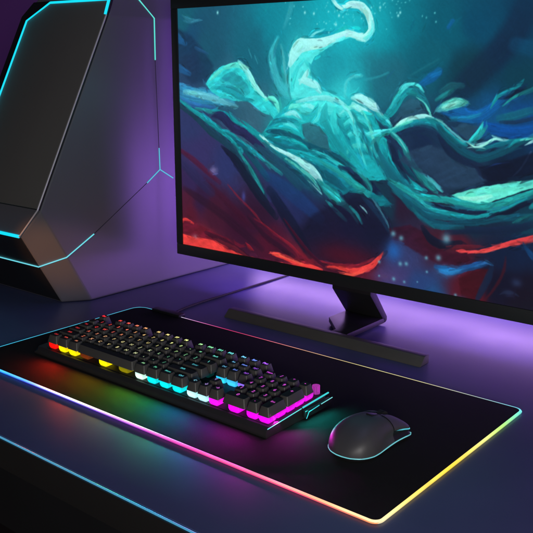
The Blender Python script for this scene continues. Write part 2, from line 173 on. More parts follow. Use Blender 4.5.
["s",[14,76,96],2.0,0.5,0.9,[[735.8,354.2,6.4],[757.5,327.2,16.8],[792.1,301.3,18.7],[831.7,288.1,16.3],[876.4,302.8,15.8],[914.9,324.2,11.5],[939.6,333.1,9.4]]],
["s",[18,34,62],2.1,0.4,0.8,[[741.8,328.4,6.4],[765.8,299.6,16.8],[797.7,281.8,16.6],[836.9,272.7,10.2]]],
["s",[15,122,138],1.7,0.7,0.8,[[826.4,303.5,4.1],[855.1,313.0,8.0],[887.1,322.6,9.8],[914.7,328.0,7.7]]],
["s",[20,145,155],1.3,0.5,1.0,[[891.9,313.4,3.9],[906.8,327.5,5.8],[930.0,332.5,7.6],[939.3,336.8,5.7]]],
["s",[95,225,205],1.1,0.4,0.9,[[914.7,328.0,3.8],[928.0,332.4,7.6],[939.3,336.8,11.3]]],
["s",[172,247,244],1.0,0.2,0.8,[[923.2,319.0,1.9],[934.4,325.3,4.7],[941.8,329.5,5.7]]],
["s",[150,240,225],0.8,0.3,1.0,[[808.5,316.1,2.0],[826.0,309.3,4.5],[846.4,318.3,6.0],[862.4,327.0,5.0],[878.8,326.0,2.0]]],
["s",[150,240,225],0.8,0.2,0.7,[[817.1,314.7,2.0],[842.3,318.1,3.2],[866.3,329.1,2.0]]],
["s",[15,95,165],3.5,0.6,0.85,[[743.2,382.3,16.8],[783.4,371.9,26.7],[826.2,369.5,24.1],[854.2,385.8,19.7],[873.3,401.4,9.7]]],
["s",[10,75,150],2.8,0.5,0.9,[[831.5,354.3,12.0],[873.4,344.8,23.5],[909.6,342.7,23.0],[940.4,348.0,26.3]]],
["s",[25,150,180],3.5,0.6,0.6,[[766.5,363.4,6.2],[801.1,364.7,8.1],[830.2,373.5,6.0]]],
["s",[18,100,118],3.5,0.7,0.8,[[867.7,367.3,11.7],[895.5,372.1,17.3],[922.3,380.5,15.1],[937.4,384.7,13.1]]],
["s",[22,48,78],2.1,0.5,0.8,[[872.3,359.9,5.9],[904.2,361.2,7.7],[936.7,370.0,7.5]]],
["p",[38,75,100],2.1,0.3,0.8,[[772.0,343.9],[797.6,352.9],[827.5,350.3],[824.3,334.6],[808.4,318.1],[790.2,332.9]]],
["s",[95,225,205],2.8,0.8,0.9,[[736.8,378.1,8.4],[756.3,386.6,18.7],[777.8,393.1,20.5],[799.3,393.7,10.1]]],
["s",[150,245,225],2.1,0.6,0.8,[[747.7,382.4,4.2],[765.0,388.9,8.3],[782.0,395.2,6.1]]],
["s",[30,150,150],2.5,0.9,0.7,[[733.4,397.8,6.3],[750.7,408.1,10.4],[767.6,418.2,6.2]]],
["s",[30,110,120],3.5,0.9,0.6,[[741.5,413.8,8.3],[762.8,425.8,12.3],[788.7,426.2,10.1]]],
["s",[20,145,155],1.1,0.4,1.0,[[850.1,385.6,3.0],[861.0,404.8,6.8],[876.2,416.4,6.7],[891.7,422.2,4.8],[907.0,428.0,1.9]]],
["s",[13,20,42],2.0,0.4,0.8,[[877.1,405.2,5.8],[896.3,413.1,11.4],[915.0,424.4,9.4]]],
["s",[30,150,150],1.1,0.4,0.9,[[874.1,390.2,2.9],[893.0,405.6,5.7],[911.8,415.2,4.7],[934.0,426.6,4.6]]],
["s",[45,205,208],1.1,0.3,1.0,[[808.4,318.1,4.1],[820.4,330.5,8.1],[832.0,346.6,8.0],[835.4,358.4,4.0]]],
["s",[30,150,150],1.4,0.4,0.9,[[821.1,318.8,4.1],[832.7,335.1,10.1],[844.2,351.0,6.0]]],
["s",[25,60,120],1.4,0.3,1.0,[[845.6,269.5,2.0],[869.9,279.1,3.0],[894.0,284.8,2.0]]],
["s",[50,80,120],1.4,0.3,0.8,[[904.0,258.6,2.0],[918.7,275.1,3.5],[935.9,306.7,3.8]]],
["p",[13,20,42],2.8,0.3,0.75,[[824.2,271.8],[857.7,276.3],[893.7,288.6],[941.7,307.0],[945.0,265.8],[904.3,254.7],[864.1,243.4],[842.7,249.5]]],
["s",[18,100,118],1.8,0.55,1.0,[[601.5,272.1,7.0],[628.0,235.5,18.4],[663.7,204.4,27.3],[708.1,179.1,31.2],[759.6,172.1,30.4],[821.6,179.0,27.2],[884.0,197.9,24.1],[950.0,228.1,19.2]]],
["s",[30,150,150],1.4,0.5,1.0,[[633.3,227.3,6.9],[668.2,213.3,13.6],[707.1,200.1,15.5],[758.1,199.0,15.1],[807.4,195.8,14.7],[854.9,194.8,14.3],[891.6,206.7,14.0],[922.8,221.6,11.7],[949.5,233.8,9.6]]],
["s",[22,168,175],1.4,0.6,0.8,[[663.2,217.2,4.5],[706.9,204.3,7.8],[753.5,200.6,6.5]]],
["s",[45,205,208],1.3,0.5,0.7,[[692.9,198.7,4.5],[717.3,184.3,6.6],[745.7,174.7,7.6],[777.5,176.2,4.3]]],
["s",[20,145,155],1.4,0.5,1.0,[[731.8,175.3,4.4],[782.4,170.5,8.6],[835.0,172.4,8.3],[884.5,190.1,6.0],[935.0,218.9,3.9]]],
["s",[18,34,62],1.4,0.4,1.0,[[735.9,186.2,4.4],[772.7,181.9,8.6],[821.6,179.0,8.4],[859.8,185.3,4.1]]],
["s",[13,20,42],2.1,0.3,0.85,[[864.4,179.8,6.1],[897.1,187.5,10.0],[928.0,206.6,9.8],[950.9,216.7,7.7]]],
["s",[14,76,96],2.1,0.6,1.0,[[659.3,195.4,9.1],[699.1,169.6,18.0],[737.9,148.5,19.9],[783.8,145.7,15.1]]],
["s",[18,100,118],1.7,0.6,0.8,[[689.4,172.8,4.5],[719.1,150.5,11.1],[756.7,142.4,13.1],[806.0,148.4,8.5]]],
["s",[14,76,96],2.2,0.6,0.85,[[778.9,153.4,8.6],[835.8,160.3,12.5],[885.7,174.3,12.1],[953.4,186.1,13.5]]],
["s",[18,34,62],3.5,0.5,0.8,[[771.1,131.5,10.9],[824.0,142.4,12.6],[887.4,150.5,16.2],[954.6,170.7,15.5]]],
["s",[22,168,175],2.1,0.3,0.8,[[944.2,202.5,7.7],[951.5,209.0,11.6]]],
["s",[30,150,150],1.4,0.4,0.6,[[910.7,169.3,2.0],[926.3,177.1,3.9],[945.3,189.0,2.9]]],
["p",[95,225,205],1.3,0.35,1.0,[[775.5,210.0],[818.6,225.3],[868.6,238.9],[912.7,249.6],[947.7,256.5],[948.9,241.4],[922.1,231.2],[882.8,213.6],[858.6,202.2],[829.0,199.1],[798.2,203.1]]],
["s",[165,245,225],1.7,0.5,0.7,[[793.5,206.7,4.2],[828.4,208.1,8.3],[861.9,215.5,8.1]]],
["s",[60,170,170],2.1,0.8,0.6,[[905.1,243.2,5.9],[929.0,245.3,9.7],[947.9,254.6,7.6]]],
["p",[52,15,36],3.1,0.4,0.8,[[632.6,122.6],[686.2,138.0],[720.4,125.0],[749.9,99.0],[778.0,90.2],[818.1,96.0],[842.0,66.1],[761.2,62.0],[723.0,73.6],[683.7,89.7],[648.7,98.2]]],
["s",[13,20,42],2.1,0.4,0.9,[[715.0,137.2,9.0],[735.1,114.1,17.8],[763.4,105.1,17.6],[803.6,114.9,10.7]]],
["s",[90,26,42],1.4,0.5,0.8,[[772.8,102.2,4.4],[808.5,107.2,8.6],[851.9,113.2,6.2]]],
["s",[210,62,66],1.0,0.35,1.0,[[795.8,97.0,3.2],[826.7,99.3,5.3],[856.7,105.7,8.3],[885.5,117.9,9.2],[913.6,129.9,10.0],[941.2,139.6,11.8],[956.6,145.5,13.6]]],
["s",[235,85,80],0.8,0.3,0.8,[[826.7,99.3,2.1],[861.1,104.3,3.1],[893.8,119.1,3.0]]],
["p",[58,13,26],2.5,0.3,0.9,[[803.8,38.8],[842.0,66.1],[871.9,70.9],[857.4,31.0],[842.1,-1.4],[815.6,-6.3]]],
["s",[18,34,62],3.1,0.4,0.85,[[875.3,83.8,6.2],[868.8,53.8,14.6],[854.0,17.7,12.7],[842.6,-9.9,6.4]]],
["s",[70,16,30],2.5,0.4,0.6,[[901.4,99.9,3.0],[899.4,71.1,6.1],[886.9,40.2,6.2],[863.7,2.6,4.2]]],
["g",[50,150,220],1.0,775.7,51.4,17.6,9.9],
["s",[15,95,165],3.5,0.7,0.8,[[752.3,56.3,11.1],[784.8,52.8,17.5],[828.7,68.2,14.9],[862.6,81.8,10.4]]],
["s",[50,150,220],2.8,0.6,0.7,[[762.0,49.2,8.9],[784.9,50.7,11.0],[811.4,61.3,6.5]]],
["s",[60,130,200],1.7,0.8,0.6,[[837.4,69.6,3.2],[858.4,81.2,5.2],[871.4,79.0,3.1]]],
["g",[30,105,190],0.75,647.2,75.7,18.8,21.2],
["g",[50,120,190],0.4,810.9,-2.9,13.1,6.5],
["g",[90,60,110],0.5,621.6,15.4,33.8,12.1],
["s",[15,95,165],2.8,0.3,0.6,[[942.6,121.9,5.9],[955.7,108.0,11.8]]],
["g",[50,70,110],0.5,927.8,51.3,10.1,8.1],
["g",[50,70,110],0.4,913.0,28.2,10.2,6.1],
["d",[105,185,205],0.7,645.6,113.2,6.1,6.1],
["d",[105,185,205],0.7,665.7,106.0,5.6,5.6],
["d",[105,185,205],0.7,612.7,45.9,3.6,3.6],
["d",[105,185,205],0.7,665.8,49.5,4.7,4.7],
["d",[105,185,205],0.7,680.5,51.8,4.4,4.4],
["d",[105,185,205],0.7,727.9,72.1,4.1,4.1],
["d",[105,185,205],0.7,755.8,76.3,6.2,6.2],
["d",[105,185,205],0.7,651.1,13.4,4.3,4.3],
["d",[105,185,205],0.7,677.5,11.1,3.0,3.0],
["d",[105,185,205],0.7,613.9,14.2,2.4,2.4],
["d",[105,185,205],0.7,730.6,42.0,2.7,2.7],
["d",[105,185,205],0.7,771.8,119.0,9.8,9.8],
["d",[105,185,205],0.7,799.1,3.6,3.3,3.3],
["d",[105,185,205],0.7,709.1,16.4,1.8,1.8],
["g",[45,200,210],0.16,511.1,445.4,94.0,61.1],
["g",[60,215,220],0.18,389.5,362.3,101.7,55.9],
["g",[40,170,180],0.15,673.9,396.3,56.5,30.4],
["g",[60,190,200],0.15,181.2,412.5,61.3,39.0],
["g",[20,110,130],0.15,391.2,218.0,130.5,47.0],
["g",[95,240,236],0.25,388.1,473.2,39.8,64.7],
["g",[70,235,232],0.35,451.2,373.2,63.9,32.0],
["g",[70,230,225],0.22,531.7,367.1,33.1,33.1],
["g",[12,48,78],0.25,391.6,192.3,89.1,31.5],
["g",[14,40,66],0.3,693.1,243.0,57.7,26.6],
["g",[12,60,88],0.25,180.4,355.1,56.3,25.3],
["g",[16,24,50],0.35,592.6,99.6,48.2,38.5],
["g",[14,50,80],0.25,756.3,150.7,65.5,19.6],
["g",[30,150,165],0.25,555.0,286.3,37.9,47.4],
["d",[120,230,232],0.33658330262377445,529.2,569.2,1.5,1.3],
["d",[120,230,232],0.4220604966296747,358.9,555.8,2.1,2.2],
["d",[120,230,232],0.41792023791840405,455.9,586.7,1.4,1.3],
["d",[120,230,232],0.406389589910582,663.2,591.6,1.8,1.9],
["d",[120,230,232],0.7840279132486596,480.8,551.8,1.9,2.2],
["d",[120,230,232],0.3977845958324315,623.3,560.5,1.7,1.6],
["d",[120,230,232],0.6012013782728797,488.0,579.6,2.1,2.2],
["d",[120,230,232],0.7664242485229991,466.4,534.5,1.8,2.2],
["d",[120,230,232],0.38872633336688467,433.2,584.7,1.8,1.7],
["d",[120,230,232],0.644492910046947,471.5,542.6,1.2,1.2],
["d",[120,230,232],0.8485033807946618,505.6,553.2,1.6,1.5],
["d",[120,230,232],0.4519676592278258,555.6,557.0,1.3,1.8],
["d",[120,230,232],0.7973733058418617,434.7,553.3,1.5,1.9],
["d",[120,230,232],0.6384876413207834,550.1,574.0,1.4,2.0],
["d",[120,230,232],0.32354615328011077,532.0,559.5,1.3,1.7],
["d",[120,230,232],0.8279271753871231,464.4,577.8,2.2,2.0],
["d",[120,230,232],0.5257352245878815,594.6,574.9,2.0,1.9],
["d",[120,230,232],0.4052783626448066,633.3,585.7,1.9,1.4],
["d",[120,230,232],0.48221897605955255,480.8,577.3,1.6,2.3],
["d",[120,230,232],0.49949834680893934,551.2,578.3,1.3,2.0],
["d",[120,230,232],0.4143542629665883,515.8,570.3,2.2,1.6],
["d",[120,230,232],0.3823022941767023,552.3,575.9,1.3,1.9],
["d",[120,230,232],0.36725029169893075,619.4,569.5,1.3,2.2],
["d",[120,230,232],0.5627690796626732,370.8,593.4,1.7,2.4],
["d",[120,230,232],0.4367222857183934,530.6,556.6,1.2,1.6],
["d",[120,230,232],0.4399165137809743,644.5,587.9,1.5,1.1],
["d",[120,230,232],0.37793597227899534,528.6,564.4,1.4,2.1],
["d",[120,230,232],0.5216291362756145,702.5,557.3,1.6,2.1],
["d",[120,230,232],0.571858412497565,623.3,594.0,1.8,1.9],
["d",[120,230,232],0.8085175543353003,574.4,569.4,2.0,2.1],
["d",[120,230,232],0.7481543941869888,459.0,553.7,2.0,1.9],
["d",[120,230,232],0.8075399794854226,395.5,590.9,2.0,1.5],
["d",[120,230,232],0.6675935354470586,557.6,580.8,2.1,2.2],
["d",[120,230,232],0.6669544545633503,693.3,560.5,1.2,2.0],
["d",[120,230,232],0.710572006345163,573.2,572.8,1.7,1.7],
["d",[120,230,232],0.3072106524221968,578.5,584.3,1.1,2.1],
["d",[120,230,232],0.7828328287026618,555.3,586.2,1.9,2.0],
["d",[120,230,232],0.48185371384125986,346.0,602.2,1.5,2.1],
["d",[120,230,232],0.31451640235963485,635.9,590.9,1.5,1.6],
["d",[120,230,232],0.6344688316863929,634.7,569.1,1.5,2.0],
["d",[120,230,232],0.30580319772151215,577.7,561.7,1.9,1.7],
["d",[120,230,232],0.5096369140814542,607.5,581.1,1.2,1.7],
["d",[120,230,232],0.8314532344790688,542.0,597.6,1.4,1.7],
["d",[120,230,232],0.5818610567582554,560.3,572.2,1.7,2.1],
["d",[120,230,232],0.7847287164434322,360.2,567.6,2.1,1.3],
["d",[120,230,232],0.7390918788094829,550.2,561.0,2.0,1.6],
["d",[120,230,232],0.5718403758324815,611.6,537.8,1.3,1.3],
["d",[120,230,232],0.3030591682080728,467.7,557.8,2.1,2.0],
["d",[120,230,232],0.5663371998032198,484.3,555.0,1.7,2.0],
["d",[120,230,232],0.721668461704458,582.1,569.9,1.9,1.5],
["d",[120,230,232],0.47229991331135196,641.1,577.7,1.7,1.7],
["d",[120,230,232],0.7771393483777611,605.2,589.1,2.0,1.4],
["d",[120,230,232],0.7240731785327081,552.0,589.1,1.6,1.3],
["d",[120,230,232],0.3791660489250952,440.9,557.3,1.3,1.3],
["d",[120,230,232],0.6167903638380932,544.4,591.8,2.0,1.5],
["d",[120,230,232],0.8149034432869924,453.0,556.9,1.3,1.7],
["d",[120,230,232],0.3127442533677305,579.2,548.6,1.4,1.4],
["d",[120,230,232],0.7439875732890713,720.7,565.4,1.8,1.8],
["d",[120,230,232],0.6156254652580948,573.0,581.5,1.7,1.7],
["d",[120,230,232],0.6583558389061829,653.6,588.2,2.0,1.2],
["d",[120,230,232],0.46657578549553497,459.1,590.2,1.8,2.1],
["d",[120,230,232],0.686974217158673,602.1,586.3,1.7,2.1],
["d",[120,230,232],0.8480470426271569,502.6,565.5,1.5,1.9],
["d",[120,230,232],0.45607419975891583,593.5,590.0,1.5,2.0],
["d",[120,230,232],0.6813091513412,513.4,578.3,1.3,1.8],
["d",[120,230,232],0.3858288975895835,461.9,596.6,2.2,1.9],
["d",[120,230,232],0.6320919900233404,724.2,548.5,1.9,2.0],
["d",[120,230,232],0.810534367056674,511.1,571.2,1.4,1.4],
["d",[120,230,232],0.4645674699764957,637.0,590.9,1.2,1.3],
["d",[120,230,232],0.6009243897510286,573.2,582.0,1.9,1.9],
["d",[150,240,240],0.9,492.2,568.7,2.5,3.0],
["d",[150,240,240],0.9,594.6,580.9,2.4,2.8],
["d",[150,240,240],0.9,642.5,569.1,2.3,2.8],
["d",[150,240,240],0.9,138.3,588.5,3.0,3.6],
["d",[150,240,240],0.9,638.1,563.4,2.4,2.8],
["d",[150,240,240],0.9,484.8,550.4,2.6,3.0],
["d",[150,240,240],0.9,425.5,575.4,2.6,3.1],
["d",[150,240,240],0.9,400.7,578.4,2.7,3.2],
["s",[50,150,170],1.4,0.3,0.7,[[236.4,501.1,3.2],[245.6,482.8,3.2]]],
["s",[50,150,170],1.4,0.3,0.7,[[254.9,487.3,3.2],[264.1,469.0,3.2]]]]

random.seed(7)
scene = bpy.context.scene
COL = scene.collection
PI = math.pi

# ------------------------------------------------------------------ materials
def lin(c):
    return tuple(((v/255)/12.92 if v/255 <= .04045 else ((v/255+.055)/1.055)**2.4) for v in c)

def mat(name, base, rough=.5, metal=0, spec=.5, bump=0, bscale=200, var=0, vscale=8, coat=0, rvar=0, dust=0):
    m = bpy.data.materials.new(name); m.use_nodes = True
    nt = m.node_tree; b = nt.nodes['Principled BSDF']
    b.inputs['Roughness'].default_value = rough
    b.inputs['Metallic'].default_value = metal
    b.inputs['Specular IOR Level'].default_value = spec
    b.inputs['Coat Weight'].default_value = coat
    b.inputs['Coat Roughness'].default_value = .12
    tc = nt.nodes.new('ShaderNodeTexCoord')
    n = nt.nodes.new('ShaderNodeTexNoise'); n.inputs['Scale'].default_value = vscale; n.inputs['Detail'].default_value = 6
    nt.links.new(tc.outputs['Object'], n.inputs['Vector'])
    mix = nt.nodes.new('ShaderNodeMix'); mix.data_type = 'RGBA'
    mix.inputs['A'].default_value = (*[c*(1-var) for c in base], 1)
    mix.inputs['B'].default_value = (*[min(1, c*(1+var)) for c in base], 1)
    nt.links.new(n.outputs['Fac'], mix.inputs['Factor'])
    out = mix.outputs['Result']
    if dust:
        vn = nt.nodes.new('ShaderNodeTexNoise'); vn.inputs['Scale'].default_value = 900; vn.inputs['Detail'].default_value = 2
        nt.links.new(tc.outputs['Object'], vn.inputs['Vector'])
        r = nt.nodes.new('ShaderNodeMapRange'); r.inputs['From Min'].default_value = .66; r.inputs['From Max'].default_value = .76
        r.inputs['To Max'].default_value = dust
        nt.links.new(vn.outputs['Fac'], r.inputs['Value'])
        m2 = nt.nodes.new('ShaderNodeMix'); m2.data_type = 'RGBA'
        nt.links.new(r.outputs['Result'], m2.inputs['Factor']); nt.links.new(out, m2.inputs['A'])
        m2.inputs['B'].default_value = (.3, .3, .32, 1); out = m2.outputs['Result']
    nt.links.new(out, b.inputs['Base Color'])
    if rvar:
        r = nt.nodes.new('ShaderNodeMapRange'); r.inputs['To Min'].default_value = rough-rvar; r.inputs['To Max'].default_value = rough+rvar
        nt.links.new(n.outputs['Fac'], r.inputs['Value']); nt.links.new(r.outputs['Result'], b.inputs['Roughness'])
    if bump:
        bn = nt.nodes.new('ShaderNodeTexNoise'); bn.inputs['Scale'].default_value = bscale; bn.inputs['Detail'].default_value = 3
        nt.links.new(tc.outputs['Object'], bn.inputs['Vector'])
        bp = nt.nodes.new('ShaderNodeBump'); bp.inputs['Strength'].default_value = bump; bp.inputs['Distance'].default_value = .001
        nt.links.new(bn.outputs['Fac'], bp.inputs['Height']); nt.links.new(bp.outputs['Normal'], b.inputs['Normal'])
    return m

def emis_attr(name, strength=1.0, gloss=False):
    """a lamp-like surface whose colour is stored per vertex"""
    m = bpy.data.materials.new(name); m.use_nodes = True
    nt = m.node_tree; b = nt.nodes['Principled BSDF']
    b.inputs['Base Color'].default_value = (.01, .01, .01, 1); b.inputs['Roughness'].default_value = .35
    a = nt.nodes.new('ShaderNodeAttribute'); a.attribute_name = 'Col'
    nt.links.new(a.outputs['Color'], b.inputs['Emission Color'])
    b.inputs['Emission Strength'].default_value = strength
    return m

M = {}
M['desk'] = mat('desk_top_navy', (.055, .062, .145), .37, var=.16, vscale=9, bump=.06, bscale=700, rvar=.09, dust=.05)
M['desk_side'] = mat('desk_edge_black', (.010, .009, .009), .55, var=.2, bump=.1, bscale=500)
M['floor'] = mat('floor_dark', (.02, .016, .013), .5, var=.3, vscale=5)
M['wall'] = mat('wall_paint', (.24, .07, .42), .8, var=.06, vscale=3, bump=.15, bscale=300)
M['cloth'] = mat('pad_cloth', (.0085, .008, .0075), .85, spec=.12, var=.15, vscale=60, bump=.45, bscale=2600)
M['case'] = mat('case_shell_grey', (.115, .115, .135), .42, metal=.35, var=.08, vscale=6, bump=.04, bscale=900, rvar=.05, dust=.01)
M['case_panel'] = mat('case_front_panel', (.098, .095, .087), .45, metal=.2, var=.12, vscale=4, bump=.03, bscale=700, rvar=.06)
M['black'] = mat('black_plastic', (.008, .008, .009), .45, var=.2, bump=.06, bscale=900)
M['chrome'] = mat('chrome_trim', (.50, .49, .54), .42, metal=.35, var=.05)
M['groove'] = mat('groove_dark', (.010, .008, .018), .6)
M['bezel'] = mat('bezel_plastic', (.012, .014, .015), .42, var=.12, bump=.05, bscale=1200)
M['stand'] = mat('stand_metal', (.085, .080, .070), .42, metal=.4, var=.15, vscale=30, bump=.04, bscale=1500, rvar=.08)
M['stand_gloss'] = mat('stand_gloss_black', (.012, .012, .013), .34, spec=.25, var=.2, vscale=20, coat=.0)
M['kb'] = mat('keyboard_metal', (.026, .026, .027), .42, metal=.3, var=.15, vscale=40, bump=.08, bscale=1800)
M['plate'] = mat('keyboard_plate', (.006, .006, .007), .6)
M['cap'] = mat('keycap_plastic', (.056, .054, .050), .46, var=.12, vscale=60, bump=.10, bscale=2200, dust=.01)
M['cap_top_shaded'] = mat('keycap_top_shaded', (.010, .010, .010), .62, spec=.22, var=.15, vscale=60, bump=.08, bscale=2200, dust=.02)  # tops darkened in colour, standing in for shade on the upward faces
M['mouse'] = mat('mouse_shell', (.050, .049, .054), .50, var=.12, vscale=40, bump=.05, bscale=2500, coat=0, rvar=.05)
M['mouse_base'] = mat('mouse_base', (.007, .007, .008), .5)
M['rubber'] = mat('rubber_black', (.009, .009, .009), .7, bump=.1, bscale=1500)
M['glow'] = emis_attr('led_and_painted_glow')
M['screen'] = emis_attr('lit_screen')
M['screen'].node_tree.nodes['Principled BSDF'].inputs['Roughness'].default_value = .3
M['screen'].node_tree.nodes['Principled BSDF'].inputs['Specular IOR Level'].default_value = .2

# ------------------------------------------------------------------ mesh tools
class MB:
    def __init__(s): s.v = []; s.f = []; s.m = []; s.c = []; s.cur = 0; s.col = (0, 0, 0)
    def add(s, vs, fs, col=None, mi=None):
        o = len(s.v); s.v += [tuple(p) for p in vs]
        if col is None: col = s.col
        s.c += (list(col) if isinstance(col, list) else [col]*len(vs))
        s.f += [tuple(i+o for i in f) for f in fs]; s.m += [s.cur if mi is None else mi]*len(fs)
        return s
    def box(s, x0, x1, y0, y1, z0, z1, **k):
        return s.add([(x, y, z) for z in (z0, z1) for y in (y0, y1) for x in (x0, x1)],
                     [(0, 2, 3, 1), (4, 5, 7, 6), (0, 1, 5, 4), (2, 6, 7, 3), (0, 4, 6, 2), (1, 3, 7, 5)], **k)
    def prism(s, prof, x0, x1, **k):      # profile in (y, z), swept along x
        n = len(prof)
        vs = [(x0, y, z) for y, z in prof]+[(x1, y, z) for y, z in prof]
        fs = [tuple(range(n)), tuple(range(2*n-1, n-1, -1))]+[(i, i+n, (i+1) % n+n, (i+1) % n) for i in range(n)]
        return s.add(vs, fs, **k)
    def tube(s, pts, r, n=8, closed=False, cols=None, flat=None, **k):
        P = [Vector(p) for p in pts]; N = len(P); vs = []; cs = []
        for i, p in enumerate(P):
            a = P[(i-1) % N] if (closed or i > 0) else p
            b = P[(i+1) % N] if (closed or i < N-1) else p
            t = (b-a).normalized()
            up = Vector((0, 0, 1)) if abs(t.z) < .95 else Vector((0, 1, 0))
            sd = t.cross(up).normalized(); u2 = sd.cross(t).normalized()
            rr = r[i] if isinstance(r, (list, tuple)) else r
            # keep the width through corners
            if 0 < i < N-1 or closed:
                d = (P[i]-a).normalized().dot((b-P[i]).normalized()); kk = 1/max(.6, math.sqrt(max(.1, (1+d)/2)))
            else: kk = 1
            for j in range(n):
                an = 2*PI*j/n
                vs.append(p+sd*math.cos(an)*rr*kk+u2*math.sin(an)*rr*(flat or 1))
                if cols: 
                    c = cols[i]
                    cs.append(c(math.sin(an)) if callable(c) else c)
        fs = []
        for i in range(N if closed else N-1):
            for j in range(n):
                fs.append((i*n+j, i*n+(j+1) % n, ((i+1) % N)*n+(j+1) % n, ((i+1) % N)*n+j))
        if not closed: fs += [tuple(range(n-1, -1, -1)), tuple((N-1)*n+j for j in range(n))]
        return s.add(vs, fs, col=cs if cols else None, **k)
    def cyl(s, c, r, h, n=24, axis='z', **k):
        c = Vector(c); ax = {'x': Vector((1, 0, 0)), 'y': Vector((0, 1, 0)), 'z': Vector((0, 0, 1))}[axis]
        return s.tube([c-ax*h/2, c+ax*h/2], r, n, **k)
    def build(s, name, mats, parent=None, bevel=0, segs=2, smooth=None, loc=None):
        me = bpy.data.meshes.new(name); me.from_pydata(s.v, [], s.f); me.update()
        if not isinstance(mats, (list, tuple)): mats = [mats]
        for m in mats: me.materials.append(m)
        me.polygons.foreach_set('material_index', s.m)
        a = me.color_attributes.new('Col', 'FLOAT_COLOR', 'POINT')
        a.data.foreach_set('color', [x for c in s.c for x in (*c[:3], 1.0)])
        bm = bmesh.new(); bm.from_mesh(me)
        bmesh.ops.recalc_face_normals(bm, faces=bm.faces)
        if bevel:
            ed = [e for e in bm.edges if len(e.link_faces) == 2 and e.calc_face_angle(0) > .35]
            bmesh.ops.bevel(bm, geom=ed, offset=bevel, segments=segs, affect='EDGES', profile=.6, clamp_overlap=True)
        if smooth is None: smooth = .7
        for f in bm.faces: f.smooth = smooth > 0
        for e in bm.edges:
            if len(e.link_faces) == 2 and e.calc_face_angle(0) > smooth: e.smooth = False
        bm.to_mesh(me); bm.free()
        o = bpy.data.objects.new(name, me); COL.objects.link(o)
        if parent: o.parent = parent
        if loc: o.location = loc
        return o

def empty(name, loc=(0, 0, 0), label=None, cat=None, group=None):
    o = bpy.data.objects.new(name, None); COL.objects.link(o); o.location = loc; o.empty_display_size = .02
    if label: o['label'] = label
    if cat: o['category'] = cat
    if group: o['group'] = group
    return o
def tag(o, label, cat): o['label'] = label; o['category'] = cat; return o
def struct(o): o['kind'] = 'structure'; return o

# ------------------------------------------------------------------ setting
DF = .479
b = MB(); b.box(-2.6, .9, DF+.002, 1.75, -.040, 0); b.add([], [])
desk = empty('desk', (-.8, 1.0, 0), 'navy desk with a black front edge and a thin cyan light line along it', 'desk')
def rel(o, root):
    o.parent = root; o.matrix_parent_inverse = Matrix.Translation(-Vector(root.location)); return o
rel(b.build('desk_top', M['desk'], bevel=.0015), desk)
b = MB(); b.box(-2.6, .9, DF-.002, DF+.0015, -.0405, -.0030)
rel(b.build('front_edge', M['desk_side'], bevel=.001), desk)
cy = lin((95, 200, 235))
b = MB(); b.tube([(-2.59, DF-.0003, -.0012), (.89, DF-.0003, -.0012)], .0011, 8, cols=[lin((70, 150, 190))]*2)
rel(b.build('lit_strip', M['glow']), desk)
b = MB(); b.box(-2.6, .9, DF+.035, DF+.055, -.16, -.041)
rel(b.build('apron', M['black'], bevel=.001), desk)
for x in (-2.45, .75):
    for y in (DF+.10, 1.65):
        b = MB(); b.box(x-.03, x+.03, y-.03, y+.03, -.745, -.041); rel(b.build('leg', M['desk_side'], bevel=.002), desk)
b = MB(); b.box(-5, 3, -2, 1.76, -.80, -.745); struct(b.build('floor', M['floor']))
b = MB(); b.box(-5, 3, 1.76, 1.86, -.80, 2.2); struct(b.build('wall', M['wall']))

# ------------------------------------------------------------------ mouse pad
PX0, PX1, PY0, PY1 = -1.0660, -.3570, .5950, .9335
def rrect(x0, x1, y0, y1, rs, n=8):
    pts = []
    for (cx, cy_, a0, r) in ((x0+rs[0], y0+rs[0], PI, rs[0]), (x1-rs[1], y0+rs[1], 1.5*PI, rs[1]), (x1-rs[2], y1-rs[2], 0, rs[2]), (x0+rs[3], y1-rs[3], .5*PI, rs[3])):
        for i in range(n+1):
            a = a0+.5*PI*i/n; pts.append((cx+r*math.cos(a), cy_+r*math.sin(a)))
    return pts
padroot = empty('mouse_pad', (-.711, .764, 0), 'wide black cloth mouse pad with a rainbow glowing edge under keyboard and mouse', 'mouse pad')
rs = (.010, .009, .009, .020)
out = rrect(PX0, PX1, PY0, PY1, rs)
top = rrect(PX0+.0012, PX1-.0012, PY0+.0012, PY1-.0012, rs)
n = len(out)
b = MB(); b.add([(x, y, .0004) for x, y in out]+[(x, y, .0030) for x, y in out]+[(x, y, .0040) for x, y in top],
                [tuple(range(n))[::-1], tuple(range(2*n, 3*n))]+[(i, (i+1) % n, (i+1) % n+n, i+n) for i in range(n)]+[(i+n, (i+1) % n+n, (i+1) % n+2*n, i+2*n) for i in range(n)])
rel(b.build('pad_cloth', M['cloth']), padroot)
